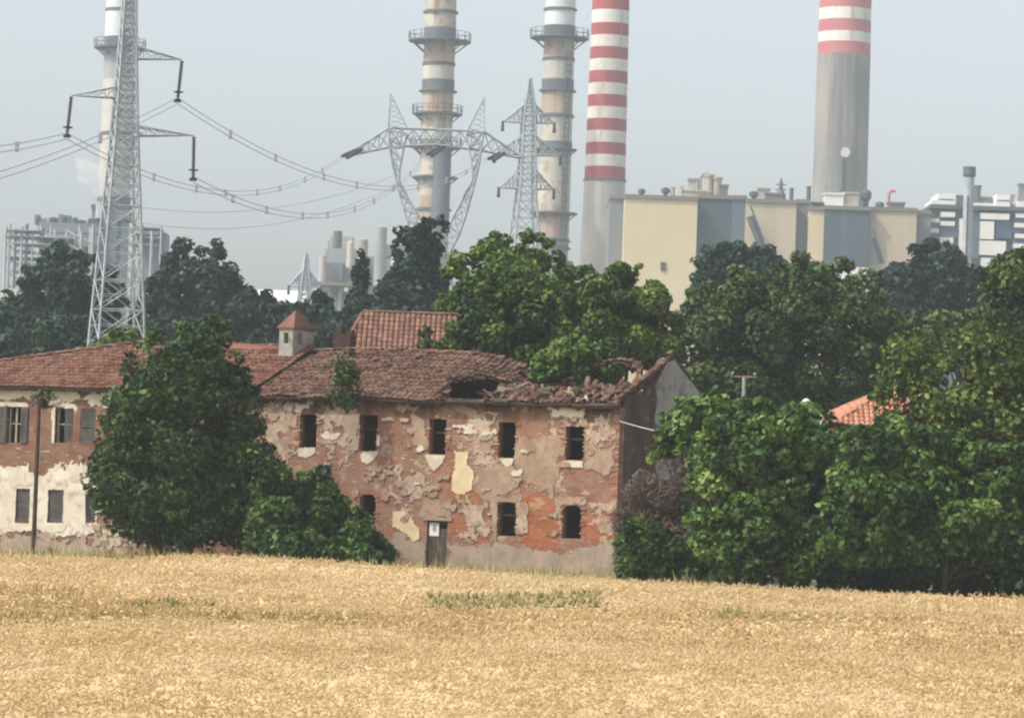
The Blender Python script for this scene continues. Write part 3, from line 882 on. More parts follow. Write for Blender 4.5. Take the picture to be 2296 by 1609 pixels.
shutter(h[1] + .02, h[1] + .33, h[2], h[3], -.05); shutter(h[0] - .33, h[0] - .02, h[2], h[3], -.05)
h = WH_EXTRA[0]; shutter(h[1] + .02, h[1] + .33, h[2], h[3], -.05); shutter(h[0] - .33, h[0] - .02, h[2], h[3], -.05)
h = WH[1]; shutter(h[0] + .01, h[0] + .38, h[2] + .01, h[3] - .01, .03, .25)
h = WH[2]; shutter(h[0] + .01, h[1] - .01, h[2] + .01, h[3] - .01, .05)
for h in (WH[3], WH[4], WH[5], WH_EXTRA[1]): shutter(h[0] + .01, h[1] - .01, h[2] + .01, h[3] - .01, .06)
for h in (WH[0], WH[1]):
    mb = MB(); zc = (h[2] + h[3]) / 2; hh = h[3] - h[2]
    for a in (h[0] + .04, (h[0] + h[1]) / 2, h[1] - .04): mb.box(F3(a, zc, .2), .075, .06, hh - .01, (DU, DW, ZV))
    for a, b in ((h[0] + .08, (h[0] + h[1]) / 2 - .04), ((h[0] + h[1]) / 2 + .04, h[1] - .08)):
        mb.box(F3((a + b) / 2, zc + .05, .2), b - a, .05, .05, (DU, DW, ZV))
    mb.build('window_frame', MAT['frame'], wing)
h = WH[1]; mb = MB(); mb.box(F3(h[1] + .05, (h[2] + h[3]) / 2 + .02, -.02), .09, .05, h[3] - h[2] + .12, (DU, DW, ZV)); mb.build('window_jamb', MAT['plaster_white'], wing)
UMW = (UW0 + .02, UW1 - .02)
WHA = WH + WH_EXTRA
WP = [
 ([(-300, 1040), (0, 1046), (30, 1050), (62, 1046), (78, 1068), (95, 1058), (150, 1040), (188, 1036), (205, 1060), (212, 1110), (225, 1160), (224, 1196), (180, 1200), (120, 1195), (60, 1192), (-300, 1180)], 'plaster_wing', .035, .14, .06),
 ([(-300, 865), (0, 870), (70, 873), (70, 892), (0, 896), (-300, 896)], 'plaster_white', .03, .05, 0),
 ([(70, 872), (240, 878), (240, 905), (200, 912), (168, 902), (120, 898), (70, 890)], 'plaster_white', .028, .2, .25),
 ([(0, 900), (66, 904), (64, 911), (0, 909)], 'plaster_white', .028, .02, 0),
 ([(118, 905), (172, 906), (176, 916), (168, 930), (165, 914), (124, 912), (124, 990), (117, 990)], 'plaster_white', .02, .03, 0),
 ([(-300, 1190), (60, 1200), (200, 1200), (225, 1215), (225, 1262), (-300, 1258)], 'plaster_grey', .03, .3, .3),
 ([(15, 1178), (80, 1178), (78, 1192), (40, 1194)], 'plaster_white', .045, .06, 0),
 ([(100, 1180), (148, 1178), (140, 1192), (110, 1196)], 'plaster_white', .045, .06, 0),
 ([(20, 1050), (55, 1052), (70, 1085), (30, 1085)], 'plaster_white', .043, .1, 0),
 ([(150, 1045), (186, 1044), (200, 1070), (160, 1085)], 'plaster_white', .043, .1, 0),
]
for i, (poly, m, pr, amp, bite) in enumerate(WP):
    patch('plaster_patch', wing, poly, MAT[m], WHA, pr + .0012 * i, amp, bite, seed=60 + i, umax=UMW, cell=.06)
# hook of a white drainpipe at the corner
mb = MB()
px = [(190, 1093), (191, 1178), (205, 1192), (219, 1192), (222, 1178)]
pts = [F3(*fac(x, y, -.12), -.12) for x, y in px]
mb.tube(pts, [.035] * 5, 6)
mb.build('drainpipe', MAT['white_metal'], wing)
# roof of the wing
zRW = fac(300, 770, WR)[1]
slW = (zRW - zEW) / (WR + .4)
UHIP = UW1
def wz(u, w): return zEW + slW * (w + .4) + .05 * nz(u * .6, w * .7, 50) + .025 * nz(u * 1.9, w * 1.9, 51)
RUN = fac(300, 770, WR)[0]                     # where the hip meets the ridge
UHB = UW1 + .3
def hip_w(u):                                  # roof reaches up to this w at u
    return WR if u < RUN else WR - (u - RUN) / (UHB - RUN) * (WR + .4)
mb = MB()
NU = 60
for i in range(NU):
    a = UW0 + (UHB - UW0) * i / NU; b = UW0 + (UHB - UW0) * (i + 1) / NU
    for j in range(16):
        f0, f1 = j / 16, (j + 1) / 16
        W = lambda u, f: -.38 + (hip_w(u) + .38) * f
        c = [F3(u, wz(u, W(u, f)), W(u, f)) for u, f in ((a, f0), (b, f0), (b, f1), (a, f1))]
        mb.add([p - ZV * .03 for p in c] + [p - ZV * .1 for p in c], [(3, 2, 1, 0), (4, 5, 6, 7), (0, 1, 5, 4), (2, 3, 7, 6)])
mb.prism([F3(UHB, zEW - .04, -.4), F3(RUN, zRW - .1, WR), F3(UHB, zEW - .04, GW + .4)], ZV * -.08)
mb.prism([F3(UW0, zRW - .05, WR + .01), F3(RUN, zRW - .05, WR + .01), F3(UHB, zEW - .05, GW + .4), F3(UW0, zEW - .05, GW + .4)], ZV * -.08)
wroof = mb.build('roof', MAT['deck'], wing)
frames = []
for j in range(int((WR + .4) / .36) + 1):
    u = UW0 + .1
    while u < UHB - .1:
        w = -.42 + j * .36 + rt.uniform(-.02, .02)
        if w + .3 < hip_w(u):
            p = F3(u, wz(u, w), w); al = F3(u + rt.uniform(-.02, .02), wz(u, w + .44), w + .44) - p
            vis = 0 if u < fac(-20, 850)[0] else 30
            frames.append((j + vis, tile_frame(p, al, ZV)))
        u += .235
ridge = []
u = UW0
while u < RUN: ridge.append(tile_frame(F3(u, wz(u, WR) + .04, WR), DU, ZV)); u += .36
hd = F3(UHB, wz(UHB, -.4), -.4) - F3(RUN, wz(RUN, WR), WR)
for k in range(int(hd.length / .36)): ridge.append(tile_frame(F3(RUN, wz(RUN, WR), WR) + hd.normalized() * (.36 * k) + ZV * .05, -hd, ZV))
lay_tiles(ridge + [f for j, f in sorted(frames, key=lambda t: t[0])], MAT['tile'], wing, wroof, 240, 8)
mb = MB(); mb.bar(F3(UW0, zEW - .06, -.12), F3(UW1, zEW - .06, -.12), .07); mb.bar(F3(UW0, zEW - .01, -.32), F3(UHB, zEW - .01, -.32), .045); mb.build('eaves_board', MAT['timber'], wing)

# low rubble wall right of the wing
rw = thing('rubble_wall', 'low broken wall of pinkish rubble at the foot of the dark evergreen', 'wall', F3(*fac(275, 1240), -1.0))
mbx = MB()
stone_me = []
for k in range(6):
    rs = random.Random(k); mbs = MB(); mbs.box((0, 0, 0), .34, .3, .22)
    me = bpy.data.meshes.new('stone')
    vs = [(x + rs.uniform(-.05, .05), y + rs.uniform(-.05, .05), z + rs.uniform(-.04, .04)) for x, y, z in mbs.v]
    me.from_pydata(vs, [], mbs.f); me.materials.append(MAT['stone'])
    at = me.attributes.new('tint', 'FLOAT', 'FACE'); at.data.foreach_set('value', [k / 5] * 6)
    stone_me.append(me)
ua, ub = fac(330, 1220, -1.0)[0], fac(214, 1220, -1.0)[0]
zt = fac(275, 1180, -1.0)[1]
u = ua
while u < ub:
    topz = zt - .25 * sm(ua + .6, ua, u) + rt.uniform(-.12, .08)
    z = .35
    while z < topz:
        for w in (-1.0, -.75):
            o = bpy.data.objects.new('stone', rt.choice(stone_me)); COL.objects.link(o); o.parent = rw
            m = Matrix.Rotation(rt.uniform(-.2, .2) + math.pi - ANG, 4, 'Z'); m.translation = F3(u + rt.uniform(-.06, .06), z, w + rt.uniform(-.05, .05)) - org(rw); o.matrix_local = m
        z += .2
    u += .31

# ================================================================ the block behind with the hip roof
D2 = 172.0
back = thing('farm_building', 'taller farm block behind the ruin with a faded tiled hip roof', 'farm building', P(960, 1120, D2))
A = P(815, 700, D2 + 4.2); A2 = P(1230, 714, D2 + 4.2); B = P(768, 782, D2); zA = (A.z + A2.z) / 2
ze = B.z - 1.0
xl = B.x - .55; xr = A2.x + 2.2
yb = D2; yr = D2 + 4.2; yk = D2 + 8.4
mb = MB(); mb.box(((xl + xr) / 2, (yb + yk) / 2, (ze + .2) / 2), xr - xl - .8, yk - yb - .8, ze - .2); mb.build('wall', MAT['gable_render'], back)
R1 = Vector((A.x, yr, zA)); R2 = Vector((A2.x, yr, zA))
e = [Vector((xl, yb, ze)), Vector((xr, yb, ze)), Vector((xr, yk, ze)), Vector((xl, yk, ze))]
mb = MB(); mb.add([p - ZV * .05 for p in e] + [R1 - ZV * .05, R2 - ZV * .05], [(0, 1, 5, 4), (1, 2, 5), (2, 3, 4, 5), (3, 0, 4), (3, 2, 1, 0)])
broof = mb.build('roof', MAT['deck'], back)
frames = []
def on_front(x, t):  # t 0 eave .. 1 ridge
    return Vector((x, yb + (yr - yb) * t, ze + (zA - ze) * t))
sl = math.hypot(yr - yb, zA - ze)
for j in range(int(sl / .36)):
    t = j * .36 / sl; x = xl
    while x < xr:
        lo = xl + (R1.x - xl) * t; hi_ = xr + (R2.x - xr) * t
        if lo + .1 < x < hi_ - .1:
            p = on_front(x, t) + ZV * (.05 * nz(x * .5, t * 4, 70)); frames.append((-j, tile_frame(p, on_front(x, t + .1) - on_front(x, t), ZV)))
        x += .235
rd = []
x = R1.x
while x < R2.x: rd.append(tile_frame(Vector((x, yr, zA + .05)), Vector((1, 0, rt.uniform(-.04, .04))), ZV)); x += .36
hv = R1 - e[0]
for k in range(int(hv.length / .36)): rd.append(tile_frame(e[0] + hv.normalized() * (.36 * k) + ZV * .06, hv, ZV))
lay_tiles(rd + [f for j, f in sorted(frames, key=lambda t: t[0])], MAT['tile_far'], back, broof, 200, 17)

# ================================================================ small house with the orange roof among the bushes
D3 = 170.0
sh = thing('small_house', 'small house with a clean orange tiled roof rising from the green bushes', 'house', P(2000, 1150, D3))
pa = P(1858, 924, D3); pb = P(1985, 876, D3); pc = P(2140, 930, D3)
th_ = 6.0
mb = MB()
mb.box(((pa.x + pc.x) / 2, D3 + th_ / 2 + .3, (pa.z - .3) / 2 + .15), pc.x - pa.x - .8, th_ - .6, pa.z - .6); mb.build('wall', MAT['plaster_beige'], sh)
apex = Vector(((pb.x + .5), D3 + 2.9, pb.z + .25))
e4 = [Vector((pa.x, D3, pa.z - .55)), Vector((pc.x, D3, pa.z - .55)), Vector((pc.x, D3 + 6, pa.z - .4)), Vector((pa.x, D3 + 6, pa.z - .1))]
mb = MB(); mb.add(e4 + [apex], [(0, 1, 4), (1, 2, 4), (2, 3, 4), (3, 0, 4), (3, 2, 1, 0)]); sroof = mb.build('roof', MAT['deck'], sh)
frames = []
for tri in ((e4[0], e4[1]), (e4[3], e4[0])):
    base = tri[1] - tri[0]; bl = base.length
    mid = tri[0] + base * ((apex - tri[0]).dot(base) / bl / bl); upv = apex - mid; n_ = base.cross(upv).normalized()
    if n_.z < 0: n_ = -n_
    for j in range(int(upv.length / .34)):
        t = j * .34 / upv.length; a = 0.1
        while a < bl:
            lo = (mid - tri[0]).length * t; hi_ = bl - (tri[1] - mid).length * t
            if lo < a < hi_: frames.append(tile_frame(tri[0] + base * (a / bl) + upv * t + n_ * .02, upv, n_))
            a += .235
random.Random(2).shuffle(frames)
lay_tiles(frames, MAT['tile_new'], sh, sroof, 120, 19)

# ================================================================ poles, posts and the wire
def ground_at(p): return ground_z(p.x, p.y)
pl = P(78, 1150, 148.0); ptop = P(87, 893, 148.0)
pole = thing('street_lamp', 'thin rusty lamp pole in front of the plastered wing', 'street lamp', (pl.x, pl.y, .3))
mb = MB(); mb.bar((pl.x, pl.y, .2), (pl.x, pl.y, ptop.z), .095, .075, 10); mb.build('pole', MAT['pole'], pole)
mb = MB(); q = P(114, 906, 147.6)
mb.tube([Vector((pl.x, pl.y, ptop.z)), Vector((pl.x + .2, pl.y - .1, ptop.z + .08)), q], [.035, .03, .03], 6); mb.build('arm', MAT['pole'], pole)
mb = MB(); mb.prism([q + Vector((-.1, -.12, -.04)), q + Vector((.38, -.12, .10)), q + Vector((.42, -.12, .2)), q + Vector((0, -.12, .14))], (0, .24, 0)); lh = mb.build('lamp_head', MAT['lamp'], pole)
mb = MB(); mb.box(q + Vector((.16, 0, .005)), .3, .16, .03, (Vector((.96, 0, .28)), Vector((0, 1, 0)), Vector((-.28, 0, .96)))); mb.build('lens', MAT['paper'], lh)

tp = P(1667, 893, 150.0); tt = P(1670, 846, 150.0)
post = thing('utility_post', 'short pale post with a crossbar sticking out of the shrubs right of the gable', 'post', (tp.x, tp.y, .5))
mb = MB(); mb.bar((tp.x, tp.y, .4), (tp.x, tp.y, tt.z), .085, .075, 8); mb.build('pole', MAT['lamp'], post)
mb = MB(); mb.bar((tp.x - .55, tp.y, tt.z + .02), (tp.x + .5, tp.y, tt.z + .02), .032, n=4); mb.build('crossbar', MAT['timber_pale'], post)
for dx in (-.45, .4):
    mb = MB(); mb.lathe(tp.x + dx, tp.y, [(.03, tt.z + .09), (.05, tt.z + .12), (.05, tt.z + .18), (.03, tt.z + .2)], 8); mb.build('insulator', MAT['lamp'], post)
gp = P(1808, 900, 150.0)
gl = thing('garden_lamp', 'white globe lamp just above the rounded shrub', 'lamp', (gp.x, gp.y, .5))
mb = MB(); mb.bar((gp.x, gp.y, .4), (gp.x, gp.y, gp.z - .1), .04, n=6); mb.build('pole', MAT['pole'], gl)
mb = MB(); mb.lathe(gp.x, gp.y, [(.06, gp.z - .12), (.13, gp.z - .06), (.16, gp.z), (.12, gp.z + .08), (.03, gp.z + .12)], 12); mb.build('globe', MAT['paper'], gl)
wa = F3(.0, hit(1390, 944, C0, DW).z, -.03); wb = P(1600, 984, 141.0); wc = P(1720, 1010, 138.5)
mb = MB()
def sag(a, b, s, n=16): return [a.lerp(b, i / n) - ZV * (s * 4 * (i / n) * (1 - i / n)) for i in range(n + 1)]
pts = sag(wa, wc, .12); mb.tube(pts, [.016] * len(pts), 5)
prop(mb.build('service_cable', MAT['white_metal'], None, wa), 'pale cable running from the gable corner into the right shrubs', 'cable')
# ================================================================ stacks
def px2m(d): return d / FP
def stack(name, label, ax_px, d, segs, rads, plats, top_y=-330, group='chimney stacks of the power plant', cat='chimney', lights=None, ladder=None):
    """segs: (y_top, y_bottom, material, part name); rads: (y, radius in picture units); plats: (y, reach, collar height, brackets)"""
    a = P(ax_px[0], ax_px[1], d); X, Y = a.x, d
    zy = lambda y: P(ax_px[0] + (ax_px[1] - y) * math.tan(ROLL), y, d).z
    ry = [r[0] for r in rads]; rv = [r[1] for r in rads]
    rad = lambda y: float(np.interp(y, ry, rv)) * px2m(d)
    t = thing(name, label, cat, (X, Y, ground_z(X, Y)), group)
    for (y0, y1, m, nm) in segs:
        mb = MB()
        zb = zy(y1) if y1 < 1100 else .3
        mb.lathe(X, Y, [(rad(y1), zb), (rad((y0 + y1) / 2), (zb + zy(y0)) / 2), (rad(y0), zy(y0))], 40)
        mb.build(nm, MAT[m], t, smooth=False)
    for (y, reach, col, br) in plats:
        z = zy(y); r = rad(y); R = reach * px2m(d)
        mb = MB(); mb.lathe(X, Y, [(r + .02, z - .25), (R, z - .25), (R, z + .12), (r + .02, z + .12)], 28, cap=False)
        if br:
            for k in range(8):
                a_ = 2 * math.pi * k / 8 + .2; c, s = math.cos(a_), math.sin(a_)
                mb.bar((X + c * R * .92, Y + s * R * .92, z - .25), (X + c * r, Y + s * r, z - .25 - (R - r) * .7), .16)
        p = mb.build('platform', MAT['conc_dark'], t)
        if col:
            mb = MB(); mb.lathe(X, Y, [(r + .12, z - .3), (r + .16, z + col)], 40, cap=False); mb.build('collar', MAT['conc_dark'], p)
        if reach > rad(y) / px2m(d) + 18:
            mb = MB()
            n = 20
            for k in range(n):
                a_ = 2 * math.pi * k / n; b_ = 2 * math.pi * (k + 1) / n
                p0 = Vector((X + math.cos(a_) * R, Y + math.sin(a_) * R, z + .1)); p1 = Vector((X + math.cos(b_) * R, Y + math.sin(b_) * R, z + .1))
                mb.bar(p0, p0 + ZV * 2.0, .09)
                for h_ in (1.0, 2.0): mb.bar(p0 + ZV * h_, p1 + ZV * h_, .07)
            mb.build('railing', MAT['steel_dark'], p)
    if ladder:
        a_ = ladder[0]; mb = MB()
        y0, y1 = ladder[1], ladder[2]; w = ladder[3]
        dirv = Vector((math.sin(a_), -math.cos(a_), 0)); sd = Vector((math.cos(a_), math.sin(a_), 0))
        z0, z1 = zy(y1) if y1 < 1100 else 1.0, zy(y0); r0_, r1_ = rad(y1) + .5, rad(y0) + .5
        for s in (-w / 2, w / 2):
            mb.bar(Vector((X, Y, z0)) + dirv * r0_ + sd * s, Vector((X, Y, z1)) + dirv * r1_ + sd * s, .14)
        nn = int((z1 - z0) / 1.6)
        for k in range(nn + 1):
            f = k / nn; z = z0 + (z1 - z0) * f; r = r0_ + (r1_ - r0_) * f
            c = Vector((X, Y, z)) + dirv * r
            mb.bar(c - sd * w / 2, c + sd * w / 2, .11)
        mb.build('ladder', MAT['steel_dark'], t)
    return t, X, Y, zy, rad

TOPY = -170
# striped stack
segs = []
y = 25.5; segs.append((25.5, 55, 'paint_white', 'white_band'))
reds = [(-1, 25.5)] + [(55 + 53.4 * k, 82 + 53.4 * k) for k in range(7)]
yy = -1
k = 1
while yy > TOPY:
    segs.append((yy - 27, yy, 'paint_white', 'white_band')); segs.append((yy - 54, yy - 27, 'paint_red', 'red_band')); yy -= 54
for i, (a, b) in enumerate(reds):
    segs.append((a, b, 'paint_red', 'red_band'))
    if i > 0 and i < 7: segs.append((b, reds[i + 1][0], 'paint_white', 'white_band'))
segs.append((reds[-1][1], 1200, 'conc_base', 'concrete_shaft'))
stack('striped_chimney', 'tall chimney with crisp red and white bands above a pale concrete base', (1369, 27), 980, segs,
      [(-200, 40), (0, 41.7), (400, 46), (580, 51), (700, 53), (1200, 60)], [(404, 49, 0, False)])
# wide stack
segs = [(98, 125, 'paint_red_pale', 'red_band'), (75, 98, 'paint_white', 'white_band'), (48, 75, 'paint_red_pale', 'red_band'), (22, 48, 'paint_white', 'white_band'), (-4, 22, 'paint_red_pale', 'red_band')]
yy = -4
while yy > TOPY:
    segs.append((yy - 26, yy, 'paint_white', 'white_band')); segs.append((yy - 52, yy - 26, 'paint_red_pale', 'red_band')); yy -= 52
segs.append((125, 1200, 'conc_wide', 'concrete_shaft'))
wt_, X, Y, zy, rad = stack('wide_chimney', 'widest grey concrete chimney with faded red and white bands at its top', (1893, 100), 1130, segs,
      [(-200, 56), (0, 58), (125, 59.5), (450, 61), (1200, 68)], [])
# the white plate and the dark shaft below it on the wide stack
p = P(1896, 342, 1130 - rad(342) - .6)
mb = MB(); mb.prism([p + Vector((1.35 * math.cos(k * math.pi / 6), -.2, 1.45 * math.sin(k * math.pi / 6))) for k in range(12)], (0, .9, 0))
prop(mb.build('round_plate', MAT['white_metal'], wt_), 'round white plate on the grey shaft')
mb = MB(); q0 = P(1887, 440, 1130 - rad(440) - .2); q1 = P(1891, 352, 1130 - rad(352) - .2)
mb.bar(q0, q1, 1.2, .7, 6); mb.build('flue_duct', MAT['steel_dark'], wt_)
# three shell stacks
S1 = [(TOPY, 62, 'conc_cream', 'shaft'), (62, 110, 'conc_rust', 'shaft'), (110, 150, 'conc_rust', 'shaft'), (150, 178, 'conc_base', 'shaft'), (178, 250, 'conc_rust', 'shaft'),
      (250, 330, 'conc_cream', 'shaft'), (330, 440, 'conc_cream', 'shaft'), (440, 520, 'conc_rust', 'shaft'), (520, 1200, 'conc_grey', 'shaft')]
stack('shell_chimney', 'cream chimney behind the Y shaped lattice tower, dark ladder shaft down its middle', (988, 37), 960, S1,
      [(-200, 34), (0, 35), (500, 35.5), (1200, 38)], [(93, 70, 3.2, True), (28, 40, .4, False), (145, 37.5, .5, False), (205, 43, 2.7, False), (256, 56, .5, True), (330, 58, 1.8, True), (398, 52, .4, True), (470, 40, .4, False)],
      ladder=None)
fl = [o for o in COL.objects if o.name == 'shell_chimney'][0]
fa = P(989, 440, 960)
mb = MB(); rr_ = 20 * px2m(960); yy_ = 960 - 35 * px2m(960) - rr_ * .35; mb.lathe(fa.x, yy_, [(rr_, .3), (rr_, P(989, 345, 960).z), (rr_ * 1.3, P(989, 338, 960).z), (rr_ * 1.3, P(989, 331, 960).z)], 24)
mb.build('flue_duct', MAT['conc_dark'], fl)
S2 = [(TOPY, 62, 'conc_white', 'shaft'), (62, 135, 'conc_rust', 'shaft'), (135, 178, 'conc_base', 'shaft'), (178, 260, 'conc_rust', 'shaft'), (260, 320, 'conc_cream', 'shaft'), (320, 350, 'conc_grey', 'shaft'), (350, 480, 'conc_cream', 'shaft'), (480, 545, 'conc_rust', 'shaft'), (545, 1200, 'conc_grey', 'shaft')]
stack('shell_chimney', 'cream and rust streaked chimney next to the striped chimney, light grey top', (1256, 37), 960, S2,
      [(-200, 33), (0, 34), (330, 35.5), (450, 36.5), (560, 36), (1200, 40)], [(86, 66, 3.0, True), (22, 38, .3, False), (134, 37, .4, False), (204, 42, 2.7, False), (260, 40, .4, True), (335, 48, 1.8, True), (478, 54, .35, True), (540, 41, .6, False), (556, 41, .6, False)],
      ladder=(.6, 120, 540, 1.4))
S0 = [(TOPY, 95, 'conc_white', 'shaft'), (95, 180, 'conc_grey', 'shaft'), (180, 460, 'conc_base', 'shaft'), (460, 1200, 'conc_grey', 'shaft')]
stack('shell_chimney', 'pale chimney half hidden behind the tapering lattice tower on the left', (269, 100), 960, S0,
      [(-200, 33), (0, 34), (450, 36), (1200, 39)], [(108, 58, 2.6, True), (24, 36, .4, False), (300, 39, .3, False), (462, 52, 2.2, False)])

# ================================================================ power plant buildings
def bxp(mb, x0, x1, y0, y1, d, dep, mi=0):
    """an upright box whose front is seen between these picture places; bottom y1 None = the ground"""
    ym = (y0 + (y1 or 600)) / 2
    a = P(x0, y0, d); b = P(x1, y0, d)
    zt = (a.z + b.z) / 2; zb = P((x0 + x1) / 2, y1, d).z if y1 else .3
    mb.box(((a.x + b.x) / 2 , d + dep / 2, (zt + zb) / 2), b.x - a.x, dep, zt - zb, mi=mi)
    return a.x, b.x, zb, zt
# x is read at mid height so the roll of the picture does not shift the boxes
def clad(parent, name, x0, x1, y0, d, m, dep=24, y1=None, cap=True, label=None):
    mb = MB()
    sh_ = (y0 - 520) * math.tan(ROLL)
    r = bxp(mb, x0 - sh_, x1 - sh_, y0, y1, d, dep)
    o = mb.build(name, MAT[m], parent)
    if label: o['label'] = label
    if cap:
        mb = MB(); mb.box(((r[0] + r[1]) / 2, d + dep / 2 - .15, r[3] + .45), r[1] - r[0] + .3, dep + .5, .88); mb.build('roof_edge', MAT['roof_grey'], o)
    return o, r
DB = 860.0
hall = thing('boiler_hall', 'large beige power plant hall with a dark blue grey centre bay beside the striped chimney', 'power plant building', P(1560, 1140, DB), 'power plant halls')
clad(hall, 'side_block', 1366, 1398.5, 446, DB + 9, 'grey_clad', 30)
o, r = clad(hall, 'beige_bay', 1399, 1562, 447, DB, 'beige_clad', 34)
mb = MB(); c = P(1487, 597, DB - .08); mb.box(c, 1.1, .4, 1.9); mb.build('vent_opening', MAT['door'], o)
clad(hall, 'dark_bay', 1562.5, 1640, 446, DB + 5, 'blue_clad', 28, y1=592)
clad(hall, 'dark_bay', 1640.5, 1671, 447, DB + 4, 'blue_clad2', 28, y1=592)
clad(hall, 'lower_wall', 1562.5, 1671, 594, DB + 3, 'white_clad', 24, cap=False)
clad(hall, 'beige_bay', 1671.5, 1784, 456, DB + 2, 'beige_clad2', 30)
clad(hall, 'end_bay', 1784.5, 1812, 456, DB + 6, 'grey_clad', 28)
hall2 = thing('boiler_hall', 'second beige hall with the darkest square bay under the wide chimney', 'power plant building', P(1950, 1140, DB + 10), 'power plant halls')
clad(hall2, 'beige_bay', 1812.5, 1847, 472, DB + 2, 'beige_clad', 30)
clad(hall2, 'dark_bay', 1847.5, 1950, 471, DB + 1, 'blue_clad', 30, y1=596)
clad(hall2, 'lower_wall', 1847.5, 1950, 598, DB + .5, 'white_clad', 24, cap=False)
clad(hall2, 'beige_bay', 1950.5, 2054, 474, DB + 3, 'beige_clad2', 30)
clad(hall2, 'end_bay', 2054.5, 2086, 480, DB + 7, 'grey_clad', 28)
for hh, (xa, ya, xb, yb_) in ((hall, (1682, 485, 1712, 562)), (hall2, (1955, 535, 1974, 592))):
    mb = MB(); a = P(xa, ya, DB - .6); b = P(xb, yb_, DB - .6)
    mb.bar(a, b, .9, n=4); mb.bar(a + ZV * 2.2, b + ZV * 2.2, .16); mb.bar(a + Vector((0, -1, 2.2)), b + Vector((0, -1, 2.2)), .16)
    mb.build('outside_stair', MAT['steel_dark'], hh)
# roof gear
def gear(parent, kind, x, y0, y1, wpx, d, m, name):
    mb = MB(); a = P(x, y0, d); b = P(x, y1, d); r = wpx / 2 * px2m(d)
    X = b.x
    if kind == 'cyl':
        mb.lathe(X, d, [(r, b.z), (r, a.z - r * .6), (r * 1.25, a.z - r * .5), (r * 1.25, a.z)], 14)
    elif kind == 'fan':
        h = a.z - b.z
        mb.lathe(X, d, [(r * .5, b.z), (r * .5, b.z + h * .4), (r, b.z + h * .55), (r, b.z + h * .85), (r * .3, a.z)], 14)
    elif kind == 'box':
        mb.box((X, d, (a.z + b.z) / 2), 2 * r, 2 * r, a.z - b.z); mb.box((X, d, a.z + .2), 2 * r + .5, 2 * r + .5, .4)
    elif kind == 'duct':
        h = a.z - b.z
        mb.tube([Vector((X - r * .5, d, b.z)), Vector((X - r * .5, d, b.z + h * .75)), Vector((X - r * .1, d, a.z - .4)), Vector((X + r, d, a.z - .4))], [r * .35] * 4, 8)
    elif kind == 'mast':
        h = a.z - b.z
        mb.lathe(X, d, [(r, b.z), (r * .8, b.z + h * .3), (r * .35, b.z + h * .5), (r * .3, b.z + h * .8), (r * .05, a.z)], 8)
        for f in (.3, .5, .7): mb.box((X, d, b.z + h * f), r * 1.8, .3, .25)
    mb.build(name, MAT[m], parent)
DG = DB + 12
for (hh, k, x, y0, y1, w, m, nm) in [
    (hall, 'fan', 1438, 422, 445, 17, 'steel_dark', 'roof_vent'), (hall, 'fan', 1492, 420, 445, 20, 'steel_dark', 'roof_vent'), (hall, 'cyl', 1508, 420, 445, 9, 'duct', 'roof_pipe'),
    (hall, 'cyl', 1527, 418, 445, 9, 'duct', 'roof_pipe'), (hall, 'box', 1551, 404, 446, 18, 'duct', 'roof_stair_house'), (hall, 'duct', 1575, 386, 446, 30, 'duct', 'exhaust_duct'),
    (hall, 'cyl', 1588, 392, 446, 20, 'duct', 'silo'), (hall, 'cyl', 1607, 398, 446, 20, 'duct', 'silo'), (hall, 'box', 1622, 418, 447, 18, 'roof_grey', 'roof_box'),
    (hall, 'box', 1560, 432, 447, 60, 'duct', 'roof_plinth'), (hall, 'fan', 1690, 428, 452, 22, 'steel_dark', 'roof_vent'), (hall, 'box', 1712, 426, 453, 26, 'duct', 'roof_box'),
    (hall, 'mast', 1750, 398, 452, 26, 'steel_dark', 'roof_mast'), (hall, 'cyl', 1774, 422, 454, 9, 'steel_dark', 'roof_pipe'), (hall, 'box', 1735, 438, 453, 40, 'roof_grey', 'roof_plinth'),
    (hall2, 'cyl', 1812, 418, 470, 10, 'steel_dark', 'roof_pipe'), (hall2, 'box', 1835, 458, 472, 30, 'steel_dark', 'roof_box'), (hall2, 'box', 1868, 438, 470, 42, 'white_clad', 'roof_stair_house'),
    (hall2, 'box', 1906, 436, 470, 34, 'duct', 'roof_box'), (hall2, 'fan', 1941, 424, 470, 24, 'steel_dark', 'roof_vent'), (hall2, 'duct', 1997, 424, 474, 20, 'paint_red_pale', 'exhaust_duct'),
    (hall2, 'fan', 1972, 452, 474, 20, 'steel_dark', 'roof_vent'), (hall2, 'box', 2008, 458, 474, 36, 'roof_grey', 'roof_box')]:
    gear(hh, k, x, y0, y1, w, DG, m, nm)
